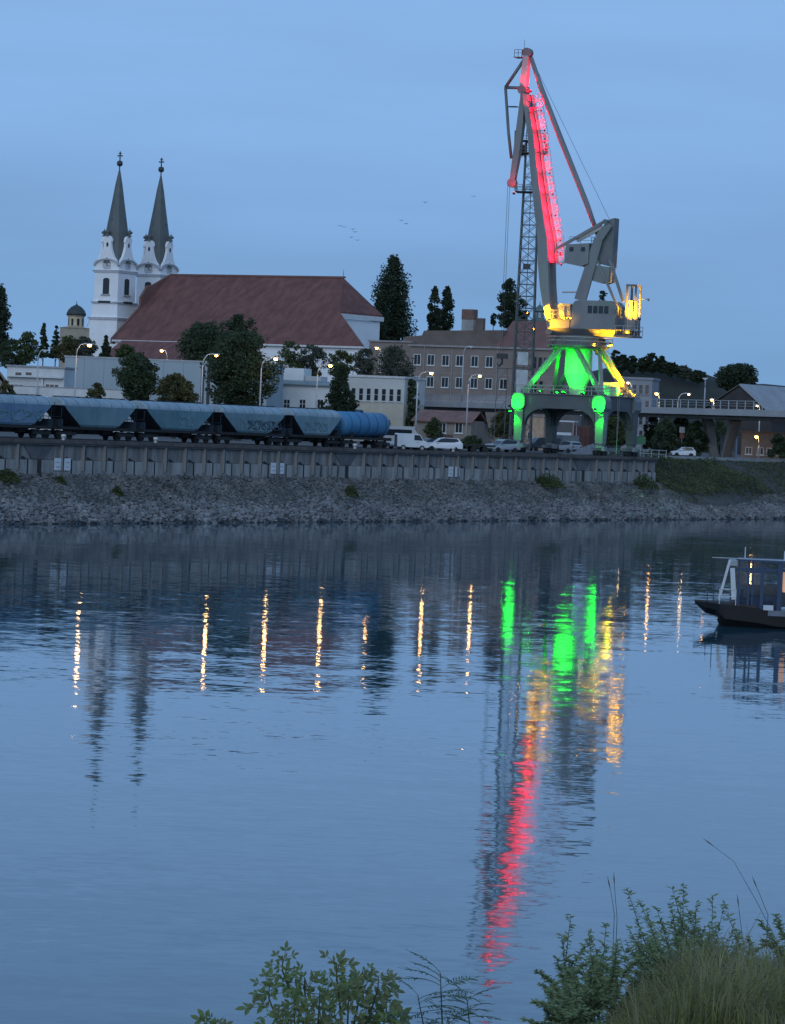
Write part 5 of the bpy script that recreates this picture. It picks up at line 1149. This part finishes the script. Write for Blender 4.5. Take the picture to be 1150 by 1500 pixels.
# ================================================================ TREES AND PLANTS
L_dark = leafmat('leaf_dark_green', (0.032, 0.050, 0.027), (0.082, 0.115, 0.059), .5)
L_mid = leafmat('leaf_mid_green', (0.043, 0.062, 0.027), (0.117, 0.146, 0.058), .4)
L_yel = leafmat('leaf_olive', (0.056, 0.062, 0.022), (0.131, 0.131, 0.056), .4)
L_pop = leafmat('leaf_poplar', (0.021, 0.034, 0.021), (0.062, 0.088, 0.047), .4)
L_grey = leafmat('leaf_grey_green', (0.049, 0.059, 0.042), (0.119, 0.133, 0.098), .4)
M_bark = mat('bark', (.05, .042, .035), .95, .3, 2)
def leafquad(b, p, s, rn):
    a = rn.uniform(0, 6.283); z = rn.uniform(-1, 1); r = sqrt(1-z*z); n = Vector((r*cos(a), r*sin(a), z))
    t = n.cross(Vector((.3, .5, .8))).normalized(); u_ = n.cross(t); w = s*rn.uniform(.6, 1.25); h = s*rn.uniform(.4, .8)
    o = len(b.v)
    for i, j in ((-1, -.3), (.1, -1), (1, .2), (-.1, 1)): q_ = p + t*(i*w/2) + u_*(j*h/2); b.v.append((q_.x, q_.y, q_.z))
    b.f.append((o, o+1, o+2, o+3))
PROF = {'round': lambda f: max(0, 1-(2*f-1)**2)**.45, 'poplar': lambda f: max(0.03, min(1, f*5+.55)*(1-f**2.6)**.8), 'spruce': lambda f: (1-f)**.85*(.82+.18*sin(f*40)),
        'oval': lambda f: max(0, 1-(2*(f**.8)-1)**2)**.5, 'bush': lambda f: max(0, 1-f**2.2)**.6}
def tree(name, label, px, ytop, ybot, D, wpx, kind, m, leaves=2200, leaf=.4, cat='tree', group=None, clumps=46, seed=1, z0=ZQ, trunk=True, cl=.30, lean=0, dens=None):
    rn = random.Random(seed); top = P(px, ytop, D); bot = P(px, ybot, D)
    cx = P(px, (ytop+ybot)/2, D).x; o = thing(name, label, cat, (cx, D, z0), 0, group)
    Hc = top.z - bot.z; zb = bot.z - z0; R = wpx*D/F/2; pf = PROF[kind]
    cs = []; leaves = int(leaves*1.9); leaf *= 1.1; cl *= 1.02; clumps = int(clumps*(2.0 if kind not in ('poplar', 'oval') else 2.6)); cl *= 1.0 if kind not in ('poplar', 'oval') else 1.3
    for i in range(clumps):
        f = rn.random() ** (1.0 if kind != 'spruce' else 1.3); a = rn.uniform(0, 6.283); rr = R*pf(f)*(rn.random()**.45)*rn.uniform(.75, 1.08)
        c_ = R*cl*rn.uniform(.55, 1.25)*(.55+.45*pf(f)); fz = min(f, 1 - c_/Hc*.5)
        cs.append((Vector((rr*cos(a), rr*sin(a), zb + Hc*fz)), c_))
    cs.append((Vector((0, 0, zb + Hc*.985 - R*.1*(kind != 'spruce'))), R*.14))
    b = MB(); tot = sum(c[1]**2 for c in cs)
    for c, r in cs:
        n = max(6, int(leaves*r*r/tot)); ax = Vector((rn.uniform(.8, 1.3), rn.uniform(.8, 1.3), rn.uniform(.7, 1.1) if kind != 'poplar' else rn.uniform(1.2, 1.9)))
        for k in range(n):
            v = Vector((rn.gauss(0, 1), rn.gauss(0, 1), rn.gauss(0, 1))).normalized() * (rn.random()**.4) * r
            leafquad(b, c + Vector((v.x*ax.x, v.y*ax.y, v.z*ax.z)), leaf, rn)
    b.obj('crown', m, o)
    if trunk:
        b = MB(); tr = max(.12, R*.09)
        b.path([(0, 0, 0), (.1*tr, 0, zb*.5+.3), (0, .1, zb + Hc*.35), (.05, 0, zb + Hc*.75)], [tr*1.2, tr, tr*.65, tr*.2], 7); t_ = b.obj('trunk', M_bark, o)
        for c, r in cs[:7]:
            b = MB(); s_ = Vector((0, 0, max(.4, c.z - Hc*.22))); b.path([s_, s_.lerp(c, .55) + Vector((0, 0, .12*Hc*.3)), c], [tr*.4, tr*.26, tr*.08], 5); b.obj('limb', M_bark, t_)
    return o
T = tree
T('poplar_tree', 'tall dark poplar cut off by the left edge of the frame', 0, 420, 528, 600, 30, 'poplar', L_pop, 2600, .5, clumps=60, seed=2)
T('poplar_tree', 'tallest broad dark poplar between the church and the brown building', 574, 378, 503, 690, 62, 'poplar', L_pop, 6500, .52, clumps=95, seed=3, cl=.28)
T('poplar_tree', 'narrow dark poplar spire hugging the left of the tallest poplar', 556, 430, 503, 684, 26, 'poplar', L_pop, 1500, .5, clumps=34, seed=33)
T('poplar_tree', 'left stem of the twin poplars above the brown roof', 636, 420, 487, 715, 20, 'poplar', L_pop, 1700, .5, clumps=36, seed=4)
T('poplar_tree', 'right stem of the twin poplars above the brown roof', 654, 421, 487, 718, 23, 'poplar', L_pop, 1900, .5, clumps=36, seed=5)
T('poplar_tree', 'dark columnar poplar behind the lattice mast', 745, 409, 480, 720, 30, 'oval', L_pop, 2600, .5, clumps=50, seed=6)
T('poplar_tree', 'short dark poplar right of the lattice mast base', 764, 438, 480, 724, 18, 'oval', L_pop, 1200, .5, clumps=26, seed=7)
T('poplar_tree', 'tiny dark round tree above the brown building roof', 723, 459, 476, 716, 9, 'oval', L_pop, 400, .45, clumps=12, seed=8)
T('poplar_tree', 'dark treetop seen between the crane house and its stays', 880, 426, 520, 760, 20, 'oval', L_pop, 1600, .55, clumps=30, seed=9)
T('broadleaf_tree', 'dark round tree before the warehouse above the third wagon', 203, 519, 590, 435, 62, 'round', L_dark, 4200, .36, clumps=60, seed=10)
T('broadleaf_tree', 'olive bushy tree beside the dark round tree', 257, 548, 592, 428, 60, 'bush', L_yel, 3600, .34, clumps=60, seed=11, cl=.24)
T('broadleaf_tree', 'large dark leafy tree in front of the warehouse right end', 352, 488, 600, 440, 108, 'round', L_dark, 9000, .38, clumps=120, seed=12, cl=.24)
T('broadleaf_tree', 'dark tree behind the large leafy tree, below the church roof', 303, 473, 540, 560, 82, 'round', L_dark, 4200, .45, clumps=70, seed=13, cl=.26)
T('broadleaf_tree', 'small tree crown touching the church roof above the large leafy tree', 352, 462, 520, 566, 48, 'round', L_dark, 2400, .45, clumps=44, seed=14)
T('spruce_tree', 'dark spruce between the white house and the pale block', 499, 536, 606, 480, 70, 'spruce', L_pop, 3600, .38, clumps=90, seed=15, cl=.22)
T('willow_tree', 'drooping grey-green willow against the brown building left wing', 577, 508, 604, 585, 62, 'oval', L_grey, 3600, .42, clumps=70, seed=16, cl=.24)
T('willow_tree', 'dark leafy tree right of the pale office block', 601, 556, 640, 560, 24, 'oval', L_dark, 1800, .4, clumps=40, seed=17)
for i, (px, yt, yb, w, lab) in enumerate(((425, 500, 556, 40, 'thin-leaved tree before the church, left of the white house roof'), (458, 506, 552, 46, 'dull green tree above the small white house'), (498, 514, 552, 40, 'dull green tree above the spruce'), (534, 512, 556, 34, 'bushy tree at the church apse beside the lamp'))):
    T('broadleaf_tree', lab, px, yt, yb, 600, w, 'round', L_grey if i % 2 else L_mid, 1300, .42, clumps=36, seed=20+i, cl=.28, group='trees below the church')
for i, (px, yt, yb, w, k, lab) in enumerate(((64, 474, 522, 22, 'spruce', 'small dark spruce left of the chapel'), (82, 478, 522, 20, 'spruce', 'second small spruce close to the chapel'), (38, 488, 530, 40, 'round', 'dull tree between the left poplar and the spruces'), (155, 492, 526, 22, 'spruce', 'small dark conifer below the church tower'),
        (98, 494, 530, 40, 'round', 'olive tree below the chapel'), (125, 494, 530, 34, 'round', 'brownish tree behind the lit lamp by the warehouse'), (18, 498, 540, 40, 'round', 'dark tree near the left edge above the low office'), (183, 505, 535, 30, 'round', 'small tree above the warehouse roof'))):
    T('spruce_tree' if k == 'spruce' else 'broadleaf_tree', lab, px, yt, yb, 575, w, k, (L_dark, L_pop, L_mid, L_pop, L_yel, L_grey, L_dark, L_mid)[i], 1200, .42, clumps=34, seed=30+i, group='trees behind the warehouse')
T('yucca_bush', 'spiky olive shrub before the white boundary wall', 141, 562, 590, 428, 34, 'bush', L_yel, 900, .3, cat='shrub', clumps=20, seed=40, trunk=False)
T('garden_shrub', 'low shrub against the left edge beneath the shed', 8, 558, 590, 428, 30, 'bush', L_yel, 900, .3, cat='shrub', clumps=20, seed=41, trunk=False)
# trees on the rampart, one by one
for i, (px, yt, yb, w, lab) in enumerate(((902, 514, 545, 14, 'leftmost dark tree on the rampart right of the crane'), (912, 520, 545, 16, 'second tree on the rampart from the crane'), (926, 522, 546, 18, 'third tree on the rampart from the crane'), (941, 524, 545, 14, 'slim tree on the rampart, fourth from the crane'),
        (955, 518, 545, 20, 'tallest tree on the rampart skyline'), (968, 522, 546, 16, 'tree just right of the tallest rampart tree'), (984, 532, 550, 22, 'low spreading tree on the rampart slope'), (1002, 536, 554, 24, 'thin pale tree on the rampart slope'), (1022, 543, 560, 24, 'last low tree on the rampart before the dip'))):
    T('broadleaf_tree', lab, px, yt, yb, 725, w, 'round', L_pop if i != 7 else L_grey, 900, .55, clumps=24, seed=50+i, group='trees on the rampart', z0=8)
T('broadleaf_tree', 'wide dark domed tree above the big hall roof', 1081, 535, 570, 705, 64, 'round', L_pop, 3600, .55, clumps=70, seed=61, cl=.26, z0=8)
for i, (px, yt, yb, w, D, lab) in enumerate(((636, 612, 652, 30, 500, 'slender green tree before the red-roofed house under the bridge'), (600, 625, 655, 30, 420, 'dark shrub behind the white van'), (738, 604, 640, 44, 520, 'olive bush under the bridge behind the silver car'), (975, 612, 664, 44, 512, 'dark tree under the bridge above the white car'),
        (1020, 618, 664, 40, 515, 'dark tree under the bridge right of the white car'), (1140, 636, 668, 26, 488, 'dark bush at the right edge under the bridge'), (900, 612, 650, 40, 500, 'dark bush behind the right crane leg'), (998, 608, 664, 40, 530, 'dark bush behind the white sign under the bridge'), (955, 606, 660, 30, 540, 'dark bush at the foot of the grey office block'), (1052, 612, 664, 44, 560, 'dark trees mass behind the right bridge pier'), (690, 640, 660, 40, 470, 'low hedge behind the trailer'), (560, 612, 650, 40, 470, 'shrub below the pale office block'))):
    T('garden_shrub', lab, px, yt, yb, D, w, 'bush', (L_mid, L_dark, L_yel, L_dark, L_dark, L_dark, L_mid, L_dark, L_dark, L_dark, L_dark, L_mid)[i], 1500, .36, cat='shrub', clumps=36, seed=70+i, trunk=False)
# tufts on the stone bank
for i, (px, py, w, h, lab) in enumerate(((14, 690, 44, 24, 'dark shrub growing at the wall foot near the left edge'), (514, 722, 24, 22, 'green tuft on the stones below the tank wagon'), (806, 714, 54, 26, 'broad green shrub on the stones below the crane'), (948, 716, 44, 26, 'green shrub at the end of the quay wall foot'),
        (172, 727, 20, 16, 'small tuft on the stones below the second hopper wagon'), (93, 714, 18, 12, 'little tuft under the leftmost white plates'))):
    s = s_at(px, 4.2 if py < 720 else 3, 3.4); m = 4.6 if py < 720 else 3.0; p = q(s, m, bank_z(s, m))
    o = thing('bank_shrub', lab, 'shrub', tuple(p), 0, 'shrubs on the stone bank'); rn = random.Random(80+i); R = w*p.y/F/2; hh = h*p.y/F
    b = MB()
    for k in range(int(900*w/40)):
        a = rn.uniform(0, 6.28); r = R*rn.random()**.6; leafquad(b, Vector((r*cos(a), r*sin(a)*.6, hh*(.1+.8*(1-(r/R)**2))*rn.uniform(.3, 1.0))), .26, rn)
    b.obj('foliage', L_mid, o)
    b = MB()
    for k in range(6): b.path([(0, 0, -.1), (R*.3*rn.uniform(-1, 1), .1, hh*.4), (R*.6*rn.uniform(-1, 1), .2, hh*.7)], [.03, .02, .01], 4)
    b.obj('stems', M_bark, o)['kind'] = 'stuff'
# scrub and grass over the slope right of the quay
b = MB(); rn = random.Random(90)
for k in range(42000):
    s = rn.uniform(S_END+.5, S_END+110); m = rn.uniform(2.6, 13.4)
    px_, py_ = s - S_END, m
    bushy = .5 + .5*sin(px_*.17 + 1.5*sin(m*.5)) * sin(m*.55 + px_*.05)
    core = (px_ < 34 and m > 3.6 + px_*.03)
    if not core and rn.random() > .34: continue
    if m < 4.4 and rn.random() < .6: continue
    h = (.25 + 1.25*bushy**2) * (1 if core else .22)
    p = q(s, m, bank_z(s, m) + h*rn.random()); leafquad(b, p, .24 + .14*rn.random(), rn)
struct(b.obj('bank_scrub', leafmat('scrub_leaf', (0.045, 0.066, 0.032), (0.151, 0.167, 0.081), .35)), 'stuff')

# ---------------------------------------------------------------- foreground plants on the near bank
L_eld = leafmat('elder_leaf', (0.127, 0.182, 0.071), (0.265, 0.339, 0.129), 3.0, .4); L_eld2 = leafmat('elder_leaf_pale', (0.144, 0.180, 0.082), (0.270, 0.288, 0.144), 3.0, .4)
L_frond = leafmat('frond_leaf', (0.076, 0.134, 0.097), (0.173, 0.248, 0.173), 3.0, .4); L_weed = leafmat('weed_leaf', (0.139, 0.203, 0.100), (0.331, 0.393, 0.191), 3.0, .4)
M_stem = mat('green_stem', (.05, .06, .03), .8, .3, 3)
def leaflet(b, base, d, n, L, w):
    """pointed leaflet with a fold along its rib"""
    d = d.normalized(); s_ = d.cross(n).normalized(); n = s_.cross(d)
    p = [base, base + d*L*.3 + s_*w*.42 + n*w*.10, base + d*L*.62 + s_*w*.40 + n*w*.06, base + d*L - n*L*.10, base + d*L*.62 - s_*w*.40 + n*w*.06, base + d*L*.3 - s_*w*.42 + n*w*.10, base + d*L*.35 - n*w*.06, base + d*L*.66 - n*w*.08]
    b.add(p, [(0,1,6), (1,2,7,6), (2,3,7), (0,6,5), (6,7,4,5), (7,3,4)])
def pinnate(pairs, L, lw, ll, droop=.25, angle=60, var=0, seed=0):
    rn = random.Random(seed); b = MB(); pts = []
    for i in range(pairs*2+2):
        f = i/(pairs*2+1); pts.append(Vector((L*f, 0, -droop*L*f*f)))
    b.path(pts, [.004]*len(pts), 4)
    for i in range(pairs):
        f = .3 + .62*i/max(1, pairs-1); base = Vector((L*f, 0, -droop*L*f*f)); k = 1 - .35*abs(f-.6)
        for sg in (-1, 1):
            a = radians(angle + rn.uniform(-10, 10)); d = Vector((cos(a), sg*sin(a), -.18 + rn.uniform(-.2, .2))); leaflet(b, base, d, Vector((rn.uniform(-.2, .2), rn.uniform(-.2, .2), 1)), ll*k*rn.uniform(.85, 1.1), lw*k)
    leaflet(b, pts[-1], Vector((1, 0, -.35)), Vector((0, 0, 1)), ll, lw); return b
def rotm(yaw, pitch, roll=0): return (Matrix.Rotation(yaw, 4, 'Z') @ Matrix.Rotation(-pitch, 4, 'Y') @ Matrix.Rotation(roll, 4, 'X')).to_euler()
def leafy_bush(name, label, D, spots, meshes, stemcol, rn, depth=.35, root=None, nper=9):
    rt = P(root[0], root[1], D); zg = near_z(rt.x, D); o = thing(name, label, 'bush', (rt.x, D, zg)); O = Vector((rt.x, D, zg))
    for si, (px, py, r, n) in enumerate(spots):
        py += 18; px += 6
        dy = rn.uniform(-depth, depth); tip = P(px, py, D + dy) - O; R = r*D/F
        mid = tip*.55 + Vector((rn.uniform(-.1, .1), 0, .15))
        b = MB(); b.path([(rn.uniform(-.08, .08), 0, -.05), mid, tip + Vector((0, 0, -.3*R)), tip + Vector((0, 0, .5*R))], [.018, .012, .007, .003], 5); b.obj('stem', M_stem, o)
        for k in range(n):
            f = (k + rn.random())/n; yaw = k*2.4 + rn.uniform(-.4, .4); zoff = R*(-1.3 + 1.7*f); pos = tip + Vector((0, 0, zoff))
            a = rn.uniform(-.5, pi+.5) if f < .8 else rn.uniform(.6, 2.5); dv = Vector((cos(a), rn.uniform(-.6, .35), .75*sin(a) - .1)).normalized(); nv = Vector((rn.uniform(-.45, .45), -.75, .65)); sv = nv.cross(dv).normalized(); nv = dv.cross(sv)
            me = rn.choice(meshes); l_ = link('leaf', me, o, pos, tuple(Matrix((dv, sv, nv)).transposed().to_euler())); sc_ = rn.uniform(.75, 1.15)*(1.05-.4*f); l_.scale = (sc_, sc_, sc_)
    return o
rn = random.Random(5)
em = [pinnate(2, .17, .052, .105, .3, 58, seed=i).mesh('leaf', L_eld if i % 3 else L_eld2) for i in range(5)]
spots = [(408, 1396, 26, 13), (388, 1436, 26, 11), (440, 1424, 22, 10), (487, 1402, 20, 10), (525, 1414, 26, 13), (548, 1422, 24, 12), (505, 1440, 30, 14), (462, 1446, 30, 14), (425, 1462, 30, 14), (560, 1460, 28, 13), (530, 1474, 32, 14), (480, 1482, 34, 14), (440, 1494, 34, 14), (400, 1488, 26, 10), (570, 1492, 26, 12), (515, 1504, 30, 12), (420, 1516, 30, 10), (575, 1520, 26, 9)]
leafy_bush('elder_bush', 'leafy elder bush at the bottom centre of the frame', 30, spots, em, M_stem, rn, root=(490, 1640))
leafy_bush('elder_sprig', 'small leafy sprig at the bottom edge left of the elder', 30, [(312, 1488, 4, 4), (306, 1496, 4, 3)], em, M_stem, rn, root=(300, 1640))
fm_ = [pinnate(9, .44, .022, .12, .35, 62, seed=20+i).mesh('frond', L_frond) for i in range(4)]
def frond_plant(label, D, root, tips):
    rt = P(root[0], root[1], D); zg = near_z(rt.x, D); o = thing('ash_sapling', label, 'sapling', (rt.x, D, zg)); O = Vector((rt.x, D, zg))
    for (px, py, n, sc0) in tips:
        tip = P(px, py, D + rn.uniform(-.2, .2)) - O
        b = MB(); b.path([(0, 0, -.05), tip*.5 + Vector((.05, 0, .1)), tip], [.014, .01, .004], 5); b.obj('stem', M_stem, o)
        for k in range(n):
            f = k/max(1, n-1); pos = tip + Vector((0, 0, -.42*(1-f)*sc0*1.3)); yaw = rn.choice((0, pi)) + rn.uniform(-.7, .7)
            l_ = link('frond', rn.choice(fm_), o, pos, tuple(rotm(yaw, -.05 + .95*f*f + rn.uniform(-.12, .2), rn.uniform(-.3, .3)))); l_.scale = (sc0*rn.uniform(.7, 1.05),)*3
frond_plant('feathery ash sapling with long narrow leaflets right of the elder', 30, (640, 1640), [(645, 1425, 13, .8), (612, 1458, 11, .72)])
frond_plant('second feathery ash sapling below the red reflection', 30.5, (690, 1650), [(684, 1462, 13, .66), (655, 1490, 10, .62)])
# tall weeds on the mound
def weed(label, px, py, D, hpx, seed, ln=.075, lw=.017, nl=70, br=4):
    rn = random.Random(seed); tip = P(px, py, D); base = P(px + rn.uniform(-22, 34), py + hpx, D); o = thing('tall_weed', label, 'weed', base, 0, 'tall weeds on the near bank'); H_ = tip - base
    b = MB(); c = MB(); stems = [([Vector((0, 0, -.1)), Vector((H_.x*.15, H_.y, H_.z*.6)) + Vector((rn.uniform(-.05, .05), 0, 0)), H_], 1.0)]
    for k in range(br):
        s_ = H_*rn.uniform(.25, .6); a = rn.uniform(0, 6.28); stems.append(([s_, s_ + Vector((.11*cos(a), .11*sin(a), .18)), s_ + Vector((.27*cos(a), .27*sin(a), H_.z*rn.uniform(.2, .42)))], .6))
    for pts, k_ in stems:
        c.path(pts, [.007*k_, .005*k_, .002], 4)
        for i in range(int(nl*k_)):
            f = rn.random()**.9; p = pts[0].lerp(pts[1], f*2) if f < .5 else pts[1].lerp(pts[2], f*2-1); a = rn.uniform(0, 6.28)
            leaflet(b, p, Vector((cos(a), sin(a), rn.uniform(-.35, .75))), Vector((rn.uniform(-.5, .5), rn.uniform(-.9, .1), .8)), ln*rn.uniform(.6, 1.25)*(1.1-.5*f), lw*rn.uniform(.8, 1.2))
    b.obj('foliage', L_weed, o); c.obj('stem', M_stem, o)
wl_ = [(836, 1340, 33, 200, 'leftmost tall weed on the near bank, leaning over the water'), (862, 1362, 32, 190, 'short bushy weed next to the leftmost weed'), (888, 1352, 32.5, 190, 'weed between the leftmost and the first tall cluster'), (918, 1300, 33, 240, 'tall drooping weed at the left of the main cluster'), (936, 1318, 32.6, 220, 'weed just right of the tall drooping weed'),
       (962, 1330, 32, 200, 'shorter weed in the gap of the main cluster'), (985, 1302, 32.7, 230, 'upright weed left of the tallest one'), (1001, 1293, 33, 240, 'tallest upright weed of the main cluster'), (1020, 1322, 32.4, 200, 'weed just right of the tallest one'), (1044, 1312, 32.8, 210, 'weed with a fluffy round top right of the cluster'),
       (1066, 1340, 32.5, 180, 'weed at the right shoulder of the cluster'), (815, 1402, 32, 160, 'low weed at the left foot of the mound'), (840, 1420, 31, 150, 'dense low weed by the water at the mound foot'), (870, 1396, 31.5, 160, 'dark weed low in the mound front'), (905, 1380, 31, 170, 'dark bushy weed in front of the tall cluster'), (950, 1378, 31, 170, 'dark weed under the gap of the cluster'),
       (990, 1372, 31, 170, 'dark weed in front of the tallest one'), (1040, 1366, 31, 160, 'dark weed near the grass at the right'), (1095, 1372, 32, 140, 'thin weed among the grass at the right'), (1135, 1340, 33, 140, 'thin weed at the right edge of the frame'), (806, 1452, 30.5, 120, 'lowest weed at the water edge of the mound'), (845, 1462, 30, 120, 'weed at the bottom of the mound beside the lowest one')]
for i, (px, py, D, h, lab) in enumerate(wl_): weed(lab, px, py, D, h, 100+i, nl=(95 if i < 11 else 190), br=7, ln=(.105 if i < 11 else .09), lw=.024)
# bent dry stalks
for i, (pts_, lab) in enumerate(((((1135, 1372), (1108, 1320), (1075, 1262), (1030, 1228)), 'long bent dry grass stalk arching over the water'), (((900, 1340), (896, 1312), (890, 1284)), 'thin dry stalk above the left weeds'), (((904, 1345), (901, 1310), (899, 1278)), 'second thin dry stalk above the left weeds'), (((1125, 1340), (1112, 1308), (1102, 1284)), 'short dry stalk at the right, beside the long bent one'), (((1090, 1390), (1084, 1345), (1080, 1310)), 'upright dry stalk left of the long bent one'))):
    D = 33; w_ = [P(x, y, D + j*.1) for j, (x, y) in enumerate(pts_)]; g0 = Vector((w_[0].x, w_[0].y, near_z(w_[0].x, w_[0].y)))
    o = thing('grass_stalk', lab, 'grass', g0, 0, 'dry stalks on the near bank'); b = MB(); b.path([(0, 0, 0)] + [p - g0 for p in w_], [.0035, .003, .0025, .002, .0015][:len(w_)+1], 4); b.obj('stem', M_stem, o)
    b = MB(); e_ = w_[-1] - g0; d_ = (w_[-1]-w_[-2]).normalized(); b.path([e_ - d_*.14, e_ - d_*.07, e_], [.002, .007, .001], 5); b.obj('seed_head', mat('seed_head', (.10, .09, .05), .9), o)
# grass on the mound
def grass(n, rng, hgt, m, seed, name):
    rn = random.Random(seed); b = MB()
    for k in range(n):
        x = rn.uniform(rng[0], rng[1]); y = rn.uniform(rng[2], rng[3])
        edge = 1.5 + (y-31)*.03 + .35*sin(y*5.0 + 2*sin(x*3)); 
        if x < edge + rn.uniform(-.1, .3): continue
        z = near_z(x, y); h = hgt*rn.uniform(.45, 1.2)*(.65+.35*min(1, (x-edge)/1.0)); h *= .75 + .35*sin(x*3.1 + 1.7*sin(y*2.3))*sin(y*1.9 + x) + rn.uniform(0, .25); a = 2.5*sin(x*2.2 + y*1.1) + 2.0*sin(y*3.3 - x) + rn.gauss(0, .8); bend = h*rn.uniform(.15, 1.0); w = rn.uniform(.003, .0085)
        d = Vector((cos(a), sin(a), 0)); s_ = Vector((-sin(a), cos(a), 0))*w; p0 = Vector((x, y, z-.02)); p1 = p0 + Vector((0, 0, h*.6)) + d*bend*.3; p2 = p0 + Vector((0, 0, h)) + d*bend
        b.add([p0-s_, p0+s_, p1+s_*.8, p1-s_*.8, p2], [(0,1,2,3), (3,2,4)])
    struct(b.obj(name, m), 'stuff')
G1 = leafmat('grass_blade', (0.226, 0.245, 0.086), (0.425, 0.404, 0.153), 1.2, .45); G2 = leafmat('grass_blade_dry', (0.225, 0.209, 0.121), (0.386, 0.346, 0.209), 1.2, .45)
grass(21000, (.9, 5.2, 28.2, 34), .42, G1, 1, 'mound_grass'); grass(6500, (.9, 5.2, 28.2, 34), .55, G2, 2, 'dry_grass')

# low herbs between the blades
b = MB(); rn = random.Random(44)
for k in range(16000):
    x = rn.uniform(1.0, 5.2); y = rn.uniform(28.4, 33.8)
    if x < 1.15 + (y-31)*.03 + rn.uniform(-.2, .3): continue
    p = Vector((x, y, near_z(x, y) + rn.uniform(.05, .42)*(.6+.5*sin(x*4+y*3)**2))); a = rn.uniform(0, 6.28)
    leaflet(b, p, Vector((cos(a), sin(a), rn.uniform(-.2, .6))), Vector((rn.uniform(-.5, .5), rn.uniform(-.9, .1), .8)), rn.uniform(.03, .085), rn.uniform(.012, .028))
struct(b.obj('mound_herbs', leafmat('herb_leaf', (0.108, 0.121, 0.047), (0.228, 0.220, 0.085), 2.0, .4)), 'stuff')
